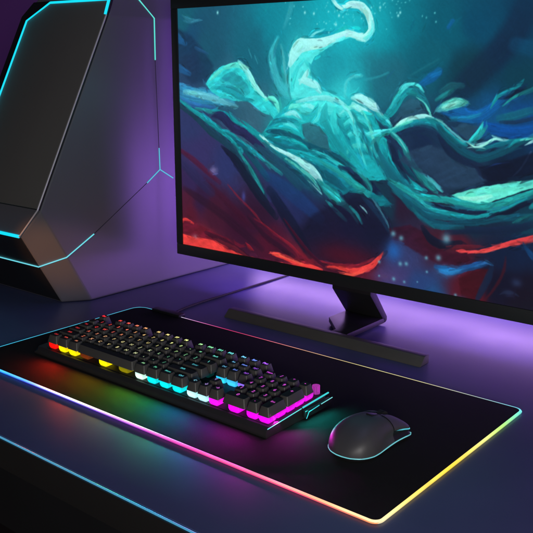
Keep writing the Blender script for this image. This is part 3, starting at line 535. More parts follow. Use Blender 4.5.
# glowing rim: colours measured along each side, x or y -> (top colour, lower colour)
def ramp(stops, t):
    if t <= stops[0][0]: return stops[0][1]
    for (a, ca), (b_, cb) in zip(stops, stops[1:]):
        if t <= b_:
            k = (t-a)/(b_-a); return tuple(u+(v-u)*k for u, v in zip(ca, cb))
    return stops[-1][1]
FR = [(-1.07, (60, 200, 240)), (-.975, (70, 190, 250)), (-.915, (110, 190, 255)), (-.87, (235, 235, 255)), (-.80, (255, 245, 255)), (-.72, (245, 170, 235)), (-.62, (250, 95, 190)), (-.52, (255, 110, 160)), (-.42, (255, 190, 140)), (-.357, (255, 240, 180))]
FL = [(-1.07, (20, 110, 220)), (-.975, (20, 110, 225)), (-.90, (70, 70, 210)), (-.80, (95, 75, 205)), (-.70, (150, 60, 190)), (-.60, (210, 45, 150)), (-.45, (235, 70, 110)), (-.357, (235, 150, 90))]
RT = [(.595, (255, 238, 190)), (.66, (255, 225, 110)), (.74, (255, 215, 60)), (.82, (250, 240, 140)), (.87, (190, 245, 120)), (.915, (120, 235, 200)), (.935, (90, 215, 235))]
BK = [(-1.066, (70, 170, 200)), (-1.0, (100, 190, 220)), (-.958, (235, 215, 250)), (-.92, (220, 130, 200)), (-.86, (220, 60, 120)), (-.80, (225, 80, 120)), (-.70, (215, 160, 130)), (-.60, (215, 205, 140)), (-.50, (215, 205, 150)), (-.42, (180, 195, 190)), (-.36, (110, 205, 230))]
LF = [(.595, (60, 195, 235)), (.93, (80, 175, 205))]
def rimcol(x, y):
    d = {'f': y-PY0, 'r': PX1-x, 'b': PY1-y, 'l': x-PX0}; k = min(d, key=d.get)
    if k == 'f': c, l, s = ramp(FR, x), ramp(FL, x), 1.35
    elif k == 'r': c = ramp(RT, y); l = tuple(v*.9 for v in c); s = 1.25
    elif k == 'b': c = ramp(BK, x); l = c; s = 1.0
    else: c = ramp(LF, y); l = c; s = 1.0
    s *= random.uniform(.88, 1.08); cl = [v*s for v in lin(c)]; ll = [v*s for v in lin(l)]
    return lambda up: tuple(cl) if up > .1 else tuple(ll)
def dens(pts, closed=True, step=.012):
    r = []
    for i in range(len(pts) if closed else len(pts)-1):
        a = pts[i]; c = pts[(i+1) % len(pts)]; L = math.dist(a, c); k = max(1, int(L/step))
        for j in range(k): r.append(tuple(u+(v-u)*j/k for u, v in zip(a, c)))
    if not closed: r.append(pts[-1])
    return r
loop = dens(out)
# the rim is interrupted by the plug on the back edge: start and end there
CX0, CX1 = -1.0255, -.9640
i0 = min(range(len(loop)), key=lambda i: abs(loop[i][0]-CX0)+10*(abs(loop[i][1]-PY1) > .001))
i1 = min(range(len(loop)), key=lambda i: abs(loop[i][0]-CX1)+10*(abs(loop[i][1]-PY1) > .001))
seq = loop[i0:]+loop[:i1+1]
seq[0] = (CX0, PY1); seq[-1] = (CX1, PY1)
def rim_r(x, y):
    return .0016 if (PY1-y < .004) else (.00175 if x-PX0 < .004 else .0019)
b = MB(); b.tube([(x, y, .0026) for x, y in seq], [rim_r(x, y) for x, y in seq], 12, cols=[rimcol(x, y) for x, y in seq])
rel(b.build('light_rim', M['glow']), padroot)
b = MB(); b.box(CX0-.003, CX1+.003, PY1-.006, PY1+.010, .0006, .0085)
plug = rel(b.build('plug', M['black'], bevel=.002), padroot)
# power cable from the plug to behind the monitor
pts = [(-.985, PY1+.010, .0035), (-.994, .955, .0022), (-1.000, .985, .0019), (-1.0035, 1.03, .0019), (-1.0035, 1.2, .0019), (-1.0035, 1.45, .0019), (-1.01, 1.70, .0019)]
b = MB(); b.tube(dens(pts, False, .02), .0018, 10)
rel(b.build('cable', M['rubber']), padroot)

# ------------------------------------------------------------------ keyboard
KX, KY, KZ = -.7765, .6645, .0042
kb = empty('keyboard', (KX, KY, KZ), 'black mechanical keyboard with rainbow backlit keys standing on the mouse pad', 'keyboard')
SL = math.radians(3.0); TS = math.tan(SL)
HW = .2265
def kmb(): return MB()
prof = [(0, 0), (-.0010, .003), (-.0005, .0085), (.0045, .0128), (.0085, .0135), (.112, .0135+.1035*TS), (.116, .0165), (.117, 0)]
b = MB(); b.prism(prof, -HW, HW)
# the left end is a bevelled cheek
for i, (x, y, z) in enumerate(b.v):
    if x < 0:
        if z > .006: b.v[i] = (x+.009, y, z-.001)
        if y < .002: b.v[i] = (b.v[i][0]+.003, y+.002, b.v[i][2])
body = b.build('body', M['kb'], kb, bevel=.0008)
b = MB(); x0 = -.2005; b.add([(x0, .0075, .01375), (.2245, .0075, .01375), (.2245, .1105, .01375+.103*TS), (x0, .1105, .01375+.103*TS)], [(0, 1, 2, 3)])
b.build('key_plate', M['plate'], kb)
for sx in (-.17, .17):
    b = MB(); b.box(sx-.012, sx+.012, .100, .108, -.0001, .004); b.build('foot', M['rubber'], kb, bevel=.001)

U = .01885; PIT = .01745
rows = [  # (row, y offset, [(legend, x in units, width in units)])
 (5, 5.32, [('Esc', 0, 1), ('F1', 2, 1), ('F2', 3, 1), ('F3', 4, 1), ('F4', 5, 1), ('F5', 6.5, 1), ('F6', 7.5, 1), ('F7', 8.5, 1), ('F8', 9.5, 1), ('F9', 11, 1), ('F10', 12, 1), ('F11', 13, 1), ('F12', 14, 1), ('PrS', 15.25, 1), ('ScL', 16.25, 1), ('Pau', 17.25, 1)]),
 (4, 4.12, [(c, i, 1) for i, c in enumerate("`1234567890-=")]+[('Back', 13, 2), ('Ins', 15.25, 1), ('Hom', 16.25, 1), ('PgU', 17.25, 1), ('Num', 18.5, 1), ('/', 19.5, 1), ('*', 20.5, 1), ('-', 21.5, 1)]),
 (3, 3.06, [('Tab', 0, 1.5)]+[(c, 1.5+i, 1) for i, c in enumerate("QWERTYUIOP[]")]+[('\\', 13.5, 1.5), ('Del', 15.25, 1), ('End', 16.25, 1), ('PgD', 17.25, 1), ('7', 18.5, 1), ('8', 19.5, 1), ('9', 20.5, 1), ('+', 21.5, 1, 2)]),
 (2, 2.02, [('Caps', 0, 1.75)]+[(c, 1.75+i, 1) for i, c in enumerate("ASDFGHJKL;'")]+[('Enter', 12.75, 2.25), ('4', 18.5, 1), ('5', 19.5, 1), ('6', 20.5, 1)]),
 (1, 1.0, [('Shift', 0, 2.25)]+[(c, 2.25+i, 1) for i, c in enumerate("ZXCVBNM,./")]+[('Shift', 12.25, 2.75), ('\u2191', 16.25, 1), ('1', 18.5, 1), ('2', 19.5, 1), ('3', 20.5, 1), ('Ent', 21.5, 1, 2)]),
 (0, 0, [('Ctrl', 0, 1.25), ('Win', 1.25, 1.25), ('Alt', 2.5, 1.25), ('', 3.75, 6.25), ('Alt', 10, 1.25), ('Fn', 11.25, 1.25), ('Menu', 12.5, 1.25), ('Ctrl', 13.75, 1.25), ('\u2190', 15.25, 1), ('\u2193', 16.25, 1), ('\u2192', 17.25, 1), ('0', 18.5, 2), ('.', 20.5, 1)]),
]
LEG = [(0, (255, 40, 60)), (2, (255, 60, 60)), (4, (255, 110, 90)), (6, (245, 190, 120)), (8, (245, 225, 140)), (10, (235, 245, 150)), (12, (150, 235, 160)), (13.5, (110, 230, 190)), (15, (110, 225, 245)), (16.2, (120, 190, 255)), (17.2, (110, 110, 250)), (18.2, (220, 70, 240)), (22.5, (235, 80, 225))]
LEGB = [(0, (255, 40, 60)), (1.2, (255, 60, 60)), (2.4, (255, 120, 90)), (4, (255, 190, 140)), (6, (240, 225, 150)), (9.5, (230, 245, 190)), (11, (150, 245, 170)), (12.5, (90, 225, 190)), (14, (90, 215, 235)), (15.5, (130, 230, 240)), (17.2, (200, 120, 230)), (18.2, (230, 90, 225)), (22.5, (235, 80, 225))]
SWF = [(0, (255, 8, 8)), (.7, (255, 10, 5)), (1.3, (255, 225, 0)), (7.5, (255, 235, 0)), (9.6, (190, 170, 0)), (10.1, (235, 255, 225)), (10.9, (190, 245, 225)), (11.3, (0, 225, 235)), (14.6, (0, 230, 240)), (15.2, (190, 248, 255)), (16.9, (170, 235, 255)), (17.3, (255, 15, 235)), (22.5, (255, 0, 250))]
SWI = [(0, (255, 20, 20)), (3, (255, 90, 20)), (6, (255, 190, 30)), (9, (190, 230, 40)), (11.5, (60, 220, 90)), (13.5, (20, 210, 180)), (15, (40, 215, 240)), (17, (60, 190, 250)), (18.3, (190, 40, 230)), (22.5, (255, 10, 240))]
X0 = -.1990
def text_mesh(txt, size):
    cu = bpy.data.curves.new('txt', 'FONT'); cu.body = txt; cu.size = size; cu.align_x = 'CENTER'; cu.align_y = 'CENTER'
    cu.resolution_u = 2; cu.offset = size*.022
    o = bpy.data.objects.new('txt', cu); COL.objects.link(o)
    bpy.context.view_layer.update()
    me = bpy.data.meshes.new_from_object(o.evaluated_get(bpy.context.evaluated_depsgraph_get()))
    vs = [tuple(v.co) for v in me.vertices]; fs = [tuple(p.vertices) for p in me.polygons]
    bpy.data.objects.remove(o); bpy.data.curves.remove(cu); bpy.data.meshes.remove(me)
    return vs, fs
def keycap(mb, w, d, h):
    """tapered cap with a dished top"""
    t = .0028; tb = .0016; tf = .0032
    r = .0012
    def ring(x, y0, y1, z, r):
        pts = []
        for (cx, cy_, a0) in ((-x+r, y0+r, PI), (x-r, y0+r, 1.5*PI), (x-r, y1-r, 0), (-x+r, y1-r, .5*PI)):
            for i in range(4):
                a = a0+.5*PI*i/3; pts.append((cx+r*math.cos(a), cy_+r*math.sin(a), z))
        return pts
    R = [ring(w/2, -d/2, d/2, 0, r), ring(w/2-.0002, -d/2+.0003, d/2-.0002, h*.12, r), ring(w/2-t*.85, -d/2+tf*.85, d/2-tb*.85, h*.88, r*1.3), ring(w/2-t, -d/2+tf, d/2-tb, h*.985, r*1.4), ring(w/2-t-.0007, -d/2+tf+.0007, d/2-tb-.0007, h, r), ring(w/2-t-.002, -d/2+tf+.002, d/2-tb-.002, h-.0004, r*.8)]
    vs = [p for q in R for p in q]; n = 16
    fs = [(k*n+i, k*n+(i+1) % n, (k+1)*n+(i+1) % n, (k+1)*n+i) for k in range(len(R)-1) for i in range(n)]
    fs.append(tuple((len(R)-1)*n+i for i in range(n)))
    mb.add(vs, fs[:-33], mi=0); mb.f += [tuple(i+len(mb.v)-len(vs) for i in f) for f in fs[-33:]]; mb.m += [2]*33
def switch(mb, w, d, h, col, low=.55):
    """rounded translucent housing, bright in the middle, widening upwards"""
    def ring(x, y, z, r):
        pts = []
        for (cx, cy_, a0) in ((-x+r, -y+r, PI), (x-r, -y+r, 1.5*PI), (x-r, y-r, 0), (-x+r, y-r, .5*PI)):
            for i in range(4):
                a = a0+.5*PI*i/3; pts.append((cx+r*math.cos(a), cy_+r*math.sin(a), z))
        return pts
    R = [ring(w/2*.66, d/2*.80, 0, .002), ring(w/2*.88, d/2*.93, h*.20, .002), ring(w/2, d/2, h*.5, .002), ring(w/2, d/2, h, .002)]
    n = 16; vs = [p for q in R for p in q]
    cs = []
    for k, q in enumerate(R): cs += [tuple(c*(low, .9, 1.1, .8)[k]*(1.15-.55*(abs(p[0])/(w/2))**3)*random.uniform(.85, 1.1) for c in col) for p in q]
    fs = [(k*n+i, k*n+(i+1) % n, (k+1)*n+(i+1) % n, (k+1)*n+i) for k in range(3) for i in range(n)]+[tuple(range(n))[::-1], tuple(range(3*n, 4*n))]
    mb.add(vs, fs, col=cs, mi=0)
NAMES = {'': 'space_bar', 'Enter': 'enter_key', 'Shift': 'shift_key', 'Ent': 'numpad_enter_key', '+': 'plus_key', '0': 'zero_key', 'Back': 'backspace_key', 'Caps': 'caps_lock_key', 'Tab': 'tab_key', 'Ctrl': 'control_key'}
ICON = {'PrS': 'Prt', 'ScL': 'Scr'}
for (ri, yo, keys) in rows:
    for kk in keys:
        leg, xu, wu = kk[:3]; hu = kk[3] if len(kk) > 3 else 1
        cx = X0+(xu+wu/2)*U; yo_ = yo*PIT+.0155; d = .0152
        if hu == 2: yo_ = yo_-.5*PIT*(2.06/2) if leg == '+' else yo_-.5*PIT; d = .0166+PIT
        z = .0218+yo_*TS
        w = wu*U-.0024
        if leg == '0' and wu < 2: nm = 'key'
        else: nm = NAMES.get(leg, 'key')
        mb = MB(); keycap(mb, w, d, .0113)
        cxu = xu+wu/2
        if leg:
            t = ICON.get(leg, leg); L = len(t)
            sz = .0072 if L == 1 else (.0056 if L == 2 else .0046)
            if ri == 5 and L > 1: sz = .0060
            vs, fs = text_mesh(t, sz)
            c = lin(ramp(LEG if ri >= 3 else LEGB, cxu)); s = {5: 1.9, 4: 1.2, 3: .85, 2: .8, 1: .8, 0: .8}[ri]
            if ri < 5: s *= random.uniform(.7, 1.15)
            yy = .0010+(d-.0166)*.1 if ri == 5 else .0018
            mb.add([(x, y+yy, .01140) for x, y, zz in vs], fs, col=tuple(v*s for v in c), mi=1)
        o = mb.build(nm, [M['cap'], M['glow'], M['cap_top_shaded']], kb, smooth=.8)
        o.location = (cx, yo_, z); o.rotation_euler = (SL, 0, 0)
        # lit switch below the cap
        mb = MB(); col = lin(ramp(SWF if ri == 0 else SWI, cxu)); nav = (xu in (15.25, 16.25, 17.25) and ri == 3)
        right = xu >= 21.5
        if ri == 0 or leg == 'Ent': s = 1.7
        elif right: s = 1.5
        elif nav: s = 1.5; 
        else: s = .05
        if ri == 0 or right: col = lin(ramp(SWF, cxu))
        if right or leg in ('0', '.') and ri == 0: col = lin((255, 0, 248))
        col = tuple(c*s for c in col)
        hh = .0086; zz = -.0090
        if leg == '':
            switch(mb, .0165, .0150, hh, col)
            mb.v = [(x-.004, y, z_) for x, y, z_ in mb.v]
            for k, (dx, cc) in enumerate(((-.045, (120, 50, 10)), (.038, (150, 140, 0)))):
                m2 = MB(); switch(m2, .020, .013, hh*.8, lin(cc))
                q_ = m2.build('stabiliser', M['glow'], o); q_.location = (dx, 0, zz+.001)
        elif hu == 2:
            switch(mb, .0166, .0155, hh, col); mb.v = [(x, y+PIT/2, z_) for x, y, z_ in mb.v]
            m2 = MB(); switch(m2, .0166, .0155, hh, col); q_ = m2.build('stabiliser', M['glow'], o); q_.location = (0, -PIT/2, zz)
        elif ri == 0:
            switch(mb, (.0160 if leg != 'Ent' else .0172) if wu < 2 else .0175, .0158, hh, col)
        else: switch(mb, .0160 if (right or nav) else .0130, .0155 if (right or nav) else .0125, hh, col)
        s_ = mb.build('switch', M['glow'], o); s_.location = (0, 0, zz)

# right end: trim lines and media roller, the light on them painted as glow
b = MB(); c1 = tuple(v*1.0 for v in lin((110, 235, 240)))
b.tube([(HW+.0003, .002, .0113), (HW+.0003, .066, .0153)], .00055, 8, cols=[c1]*2)
b.build('lit_strip', M['glow'], kb)
b = MB(); c2 = tuple(v*1.0 for v in lin((60, 215, 220)))
b.tube([(HW+.0008, .068, .0160), (HW+.0008, .121, .0185)], .0010, 8, cols=[c2]*2)
b.build('lit_strip', M['glow'], kb)
b = MB(); b.box(HW+.0002, HW+.0062, .067, .122, .0040, .0128); b.build('side_trim', M['black'], kb, bevel=.0008)
b = MB(); b.tube([(HW+.0062, .0685, .0030), (HW+.0066, .073, .0105), (HW+.0066, .094, .0122)], .0005, 8, cols=[c2]*3); b.build('lit_strip', M['glow'], kb)
b = MB(); b.tube([(HW+.0066, .098, .0124), (HW+.0066, .1215, .0136)], .0005, 8, cols=[lin((120, 225, 225))]*2); b.build('lit_strip', M['glow'], kb)
b = MB(); cm = lin((225, 60, 215)); cd = lin((50, 6, 50))  # magenta light on the knob ribs is painted as emission
for k in range(16):
    a0 = 2*PI*k/16; a1 = a0+2*PI/16
    for (q0, q1, cc, r) in ((a0, a0+.22, cm, .0048), (a0+.22, a1, cd, .0043)):
        vs = [(r*math.cos(a), r*math.sin(a), z_) for z_ in (0, .0105) for a in (q0, q1)]
        b.add(vs+[(0, 0, .0105)], [(0, 1, 3, 2), (2, 3, 4)], col=tuple(v*.8 for v in cc))
o = b.build('volume_knob', M['glow'], kb, smooth=0); o.location = (HW-.0085, .1075, .0195)

# ------------------------------------------------------------------ mouse
MX, MY = -.4575, .6765
ms = empty('computer_mouse', (MX, MY, .0042), 'black gaming mouse with a cyan light line round its base, right of the keyboard', 'mouse')
ML = .099
ms.rotation_euler = (0, 0, math.radians(-3))
def cr(tab, t):
    # smooth interpolation through a table
    n = len(tab)
    for i in range(n-1):
        if t <= tab[i+1][0] or i == n-2:
            p0 = tab[max(i-1, 0)]; p1 = tab[i]; p2 = tab[i+1]; p3 = tab[min(i+2, n-1)]
            k = (t-p1[0])/(p2[0]-p1[0])
            m1 = (p2[1]-p0[1])/max(1e-6, p2[0]-p0[0])*(p2[0]-p1[0]); m2 = (p3[1]-p1[1])/max(1e-6, p3[0]-p1[0])*(p2[0]-p1[0])
            return (2*k**3-3*k*k+1)*p1[1]+(k**3-2*k*k+k)*m1+(-2*k**3+3*k*k)*p2[1]+(k**3-k*k)*m2
WR = [(0, .0035), (.012, .0095), (.03, .0145), (.10, .0235), (.22, .0292), (.33, .0300), (.45, .0292), (.58, .0284), (.72, .0280), (.86, .0290), (.96, .0300), (1, .0280)]
WL = [(0, .0035), (.012, .0090), (.03, .0140), (.10, .0225), (.22, .0285), (.35, .0298), (.48, .0290), (.62, .0275), (.80, .0280), (.93, .0270), (1, .0240)]
HT = [(0, .0060), (.02, .0120), (.06, .0180), (.14, .0250), (.26, .0310), (.40, .0338), (.52, .0340), (.66, .0320), (.80, .0278), (.92, .0225), (1, .0175)]
def mpt(t, ph, grow=0, zb=.0045):
    """ph 0 = right base edge, pi = left base edge"""
    wr, wl, h = cr(WR, t)+grow, cr(WL, t)+grow, cr(HT, t)+grow
    c, s = math.cos(ph), math.sin(ph)
    e = .62+.1*t
    x = (wr if c > 0 else -wl)*abs(c)**e
    z = zb+(h-zb)*abs(s)**.78
    # right flank is pinched under the button lip
    if c > 0 and t > .40:
        k = min(1, (t-.40)/.25); zz = (z-zb)/(h-zb)
        x -= .0030*k*math.exp(-((zz-.30)/.20)**2)
    return (x, t*ML+.0035*(1-abs(c)**2)*min(1, max(0, (t-.85)/.15))*0, z)
def patch(name, ts, phs, m, grow=0, thick=0):
    b = MB(); nt_, np_ = len(ts), len(phs)
    b.add([mpt(t, p, grow) for t in ts for p in phs], [(i*np_+j, i*np_+j+1, (i+1)*np_+j+1, (i+1)*np_+j) for i in range(nt_-1) for j in range(np_-1)])
    o = b.build(name, m, ms, smooth=1.2); return o
def ls(a, b_, n): return [a+(b_-a)*i/(n-1) for i in range(n)]
tsr = [0, .006, .014, .024, .038]+ls(.055, .68, 30)
patch('palm_shell', tsr, ls(0, PI, 49), M['mouse'])
# front part: side flanks, two buttons and the strip that carries the wheel
PA, PB = .40, PI-.40
patch('side_panel', ls(.68, 1, 18), ls(0, PA, 12), M['mouse_base'])
patch('side_panel', ls(.68, 1, 18), ls(PB, PI, 12), M['mouse_base'])
patch('button', ls(.684, 1.01, 20), ls(PA+.01, PI/2-.10, 16), M['mouse'], .0007)
patch('button', ls(.684, 1.01, 20), ls(PI/2+.10, PB-.01, 16), M['mouse'], .0007)
patch('inner_frame', ls(.60, .80, 8), ls(0, PI, 33), M['rubber'], -.0013)
patch('centre_strip', ls(.62, 1, 20), ls(PI/2-.13, PI/2+.13, 6), M['stand_gloss'], -.0006)
# closed front and rear
for t, nm in ((1, 'nose_cap'),):
    b = MB(); ph = ls(0, PI, 25); b.add([mpt(t, p) for p in ph], [tuple(range(25))]); b.build(nm, M['mouse_base'], ms)
# base
b = MB(); outl = [(cr(WR, t), t*ML) for t in [0, .012, .025, .05]+ls(.08, 1, 24)]; outr = [(-cr(WL, t), t*ML) for t in ls(1, .08, 24)+[.05, .025, .012, 0]]
oo = outl+outr; nn = len(oo)
b.add([(x*.90, y*.96+.002, 0) for x, y in oo]+[(x*.985, y*.99+.0005, .0030) for x, y in oo]+[(x*.985, y*.99+.0005, .0046) for x, y in oo], [tuple(range(nn))[::-1], tuple(range(2*nn, 3*nn))]+[(k*nn+i, k*nn+(i+1) % nn, (k+1)*nn+(i+1) % nn, (k+1)*nn+i) for k in (0, 1) for i in range(nn)])
b.build('base', M['mouse_base'], ms)
b = MB(); c = tuple(v*.72 for v in lin((125, 225, 235)))
zz_ = lambda y: .0044+.0022*max(0, (y/ML-.35))
b.tube([(x*1.0, y, zz_(y)) for x, y in oo], .00062, 8, closed=True, cols=[tuple(v*(1.0 if y < .09 else .8) for v in c) for x, y in oo])
b.build('lit_strip', M['glow'], ms)
b = MB(); pp = [mpt(t, PA-.02, .0006) for t in ls(.73, 1.0, 14)]
b.tube(pp, [.0002+.0006*min(1, i/5) for i in range(14)], 8, cols=[tuple(v*min(1, .25+i/6) for v in lin((80, 190, 205))) for i in range(14)])
b.build('side_light', M['glow'], ms)
# wheel and mode button
b = MB()
for k in range(24):
    a = 2*PI*k/24; a2 = a+PI/24; a3 = a+2*PI/24
    for (q0, q1, r) in ((a, a2, .0088), (a2, a3, .0083)):
        vs = [(x, r*math.cos(q), r*math.sin(q)) for x in (-.0035, .0035) for q in (q0, q1)]+[(-.0030, 0, 0), (.0030, 0, 0)]
        b.add(vs, [(0, 1, 3, 2), (0, 4, 1), (2, 3, 5)])
o = b.build('scroll_wheel', M['rubber'], ms, smooth=0); o.location = (0, ML*.80, .0225)
hz = cr(HT, .60)
b = MB(); b.box(-.0042, .0042, ML*.545, ML*.66, hz-.004, hz+.0010)
b.v = [(x, y, z+(-.0016 if y > ML*.6 and z > hz-.003 else .0012 if z > hz-.003 else 0)) for x, y, z in b.v]
b.build('mode_button', M['stand_gloss'], ms, bevel=.0008)

# ------------------------------------------------------------------ monitor
SX0, SX1, SZ0, SZ1, SY = -1.0703, -.375, .0972, .5172, 1.05
mo = empty('monitor', (-.7225, 1.0, 0), 'large black monitor on a thin angular stand showing a teal and red painting', 'monitor')
def mrel(o): return rel(o, mo)
OX0, OX1, OZ0, OZ1 = -1.0853, -.360, .0770, .5330
b = MB(); yf, yb = 1.0475, 1.072
b.box(OX0, OX1, yf, yb, OZ0, SZ0); mrel(b.build('bezel', M['bezel'], bevel=.0012))
b = MB(); b.box(OX0, OX1, yf, yb, SZ1, OZ1); mrel(b.build('bezel', M['bezel'], bevel=.0012))
b = MB(); b.box(OX0, SX0, yf, yb, SZ0+.0001, SZ1-.0001); mrel(b.build('bezel', M['bezel'], bevel=.0010))
b = MB(); b.box(SX1, OX1, yf, yb, SZ0+.0001, SZ1-.0001); mrel(b.build('bezel', M['bezel'], bevel=.0010))
b = MB(); b.box(OX0+.004, OX1-.004, yb-.012, yb+.006, OZ0+.004, OZ1-.004)
b.add(*(lambda q: (q.v, q.f))(MB().box(-.90, -.555, yb+.0055, yb+.035, .17, .44)))
mrel(b.build('back_shell', M['black'], bevel=.002))

# ---- the picture shown on the screen, painted stroke by stroke on a fine grid of the panel
W_, H_ = 1000, 605
def paint():
    rng = np.random.RandomState(3)
    xs = np.arange(W_)+.5; ys = np.arange(H_)+.5
    gx, gy = np.meshgrid(xs, ys)
    def vnoise(x, y, seed):
        r = np.random.RandomState(seed).rand(64, 64)
        xi = np.floor(x).astype(int); yi = np.floor(y).astype(int); fx = x-xi; fy = y-yi
        fx = fx*fx*(3-2*fx); fy = fy*fy*(3-2*fy); a = xi % 64; b_ = (xi+1) % 64; c = yi % 64; d = (yi+1) % 64
        return (r[c, a]*(1-fx)+r[c, b_]*fx)*(1-fy)+(r[d, a]*(1-fx)+r[d, b_]*fx)*fy
    wx = gx+26*(vnoise(gx/70, gy/70, 1)-.5)+12*(vnoise(gx/22, gy/22, 2)-.5)
    wy = gy+26*(vnoise(gx/70, gy/70, 3)-.5)+12*(vnoise(gx/22, gy/22, 4)-.5)
    num = np.zeros((H_, W_, 3)); den = np.zeros((H_, W_))
    for (x, y, r, g, b_) in ART_BASE:
        w = 1/((wx-x)**2+(wy-y)**2+260)**1.9
        num += w[..., None]*np.array([r, g, b_]); den += w
    img = num/den[..., None]
    lat1 = np.random.RandomState(9).rand(4096)
    def n1(t):
        i = np.floor(t).astype(int); f = t-i; f = f*f*(3-2*f)
        return lat1[i % 4096]*(1-f)+lat1[(i+1) % 4096]*f
    # edge wobble shared by all strokes: gives brushed outlines
    wob = .9*(vnoise(gx/9, gy/9, 5)-.5)+.4*(vnoise(gx/3.5, gy/3.5, 6)-.5)
    for k, A in enumerate(ART):
        if A[0] == 'd': continue
        if A[0] == 'g':
            _, c, a, x, y, rx, ry = A
            x0, x1 = int(max(0, x-3*rx-2)), int(min(W_, x+3*rx+3)); y0, y1 = int(max(0, y-3*ry-2)), int(min(H_, y+3*ry+3))
            if x0 >= x1 or y0 >= y1: continue
            X = gx[y0:y1, x0:x1]; Y = gy[y0:y1, x0:x1]
            m = a*np.exp(-(((X-x)/rx)**2+((Y-y)/ry)**2))
            img[y0:y1, x0:x1] = img[y0:y1, x0:x1]*(1-m[..., None])+m[..., None]*np.array(c)
            continue
        _, c, soft, streak, al, pts = A
        c = np.array(c, float)
        if A[0] == 'p':
            P = np.array(pts); x0, x1 = int(max(0, P[:, 0].min()-3*soft-3)), int(min(W_, P[:, 0].max()+3*soft+4)); y0, y1 = int(max(0, P[:, 1].min()-3*soft-3)), int(min(H_, P[:, 1].max()+3*soft+4))
            if x0 >= x1 or y0 >= y1: continue
            X = gx[y0:y1, x0:x1]; Y = gy[y0:y1, x0:x1]
            ins = np.zeros(X.shape, bool); dm = np.full(X.shape, 1e9); n = len(P)
            for i in range(n):
                ax, ay = P[i]; bx_, by_ = P[(i+1) % n]
                if ay != by_:
                    ins ^= ((ay > Y) != (by_ > Y)) & (X < (bx_-ax)*(Y-ay)/(by_-ay)+ax)
                dx, dy = bx_-ax, by_-ay; L = dx*dx+dy*dy+1e-9
                t = np.clip(((X-ax)*dx+(Y-ay)*dy)/L, 0, 1)
                dm = np.minimum(dm, (X-ax-t*dx)**2+(Y-ay-t*dy)**2)
            sd = np.sqrt(dm)*np.where(ins, 1, -1)+wob[y0:y1, x0:x1]*1.5
            m = np.clip(sd/(2*soft)+.5, 0, 1); m = m*m*(3-2*m)*al
            tex = vnoise((X+Y*.7)/34, (Y-X*.5)/7, 20+k)*.6+vnoise(X/13, Y/5, 21+k)*.4
            cc = c*np.minimum(1+streak*.75*(tex[..., None]-.5), 253/c.max())
            img[y0:y1, x0:x1] = img[y0:y1, x0:x1]*(1-m[..., None])+m[..., None]*cc
            continue
        # brush stroke: Catmull-Rom through the points
        P = np.array(pts, float); n = len(P); S = []
        for i in range(n-1):
            p0, p1, p2, p3 = P[max(i-1, 0)], P[i], P[i+1], P[min(i+2, n-1)]
            for t in np.arange(0, 1, 1/8):
                S.append(.5*((2*p1)+(-p0+p2)*t+(2*p0-5*p1+4*p2-p3)*t*t+(-p0+3*p1-3*p2+p3)*t**3))
        S.append(P[-1]); S = np.array(S); wmax = S[:, 2].max()/2+3*soft+3
        x0, x1 = int(max(0, S[:, 0].min()-wmax)), int(min(W_, S[:, 0].max()+wmax+1)); y0, y1 = int(max(0, S[:, 1].min()-wmax)), int(min(H_, S[:, 1].max()+wmax+1))
        if x0 >= x1 or y0 >= y1: continue
        sd = np.full((y1-y0, x1-x0), -99.); lat = np.zeros_like(sd); arc = np.zeros_like(sd); wd = np.ones_like(sd); vy = np.zeros_like(sd); s0 = 0
        for i in range(len(S)-1):
            ax, ay, aw = S[i]; bx_, by_, bw = S[i+1]; w = max(aw, bw)/2+3*soft+3
            u0, u1 = int(max(x0, min(ax, bx_)-w)), int(min(x1, max(ax, bx_)+w+1)); v0, v1 = int(max(y0, min(ay, by_)-w)), int(min(y1, max(ay, by_)+w+1))
            dx, dy = bx_-ax, by_-ay; L = math.hypot(dx, dy)+1e-6
            if u0 < u1 and v0 < v1:
                X = gx[v0:v1, u0:u1]; Y = gy[v0:v1, u0:u1]
                t = np.clip(((X-ax)*dx+(Y-ay)*dy)/(L*L), 0, 1)
                dd = np.hypot(X-ax-t*dx, Y-ay-t*dy); s = (aw+(bw-aw)*t)/2-dd
                sl = (slice(v0-y0, v1-y0), slice(u0-x0, u1-x0)); better = s > sd[sl]
                cross = ((X-ax)*dy-(Y-ay)*dx)/L
                sd[sl] = np.where(better, s, sd[sl]); lat[sl] = np.where(better, cross, lat[sl]); arc[sl] = np.where(better, s0+t*L, arc[sl]); wd[sl] = np.where(better, aw+(bw-aw)*t, wd[sl]); vy[sl] = np.where(better, Y-ay-t*dy, vy[sl])
            s0 += L
        m = np.clip((sd+wob[y0:y1, x0:x1]*min(1.3, .4+soft*.5))/(1.6*soft)+.5, 0, 1)
        br = n1(lat*.55+arc*.012+k*37)*.55+n1(lat*1.3+arc*.03+k*91)*.45
        ends = np.clip(np.minimum(arc, s0-arc)/(6+soft*3), 0, 1)*.35+.65
        m = m*m*(3-2*m)*al*ends*np.clip(1.12-streak*.45*(1-br), 0, 1)
        hw = np.maximum(1.5, wd/2); shd = np.clip(vy/hw, -1, 1)
        cc = c*np.minimum(1+streak*.40*(br[..., None]-.5)+.09*shd[..., None], 253/c.max())
        img[y0:y1, x0:x1] = img[y0:y1, x0:x1]*(1-m[..., None])+m[..., None]*cc
    # second pass: short dabs that follow the forms and take their colour from the picture below
    def blur(a, n):
        for _ in range(n):
            p_ = np.pad(a, 2, 'edge'); a = (p_[2:-2, :-4]+p_[2:-2, 4:]+p_[:-4, 2:-2]+p_[4:, 2:-2]+2*a)/6
        return a
    lum = blur(img.mean(-1), 2); gy_, gx_ = np.gradient(lum)
    jxx, jyy, jxy = blur(gx_*gx_, 9), blur(gy_*gy_, 9), blur(gx_*gy_, 9)
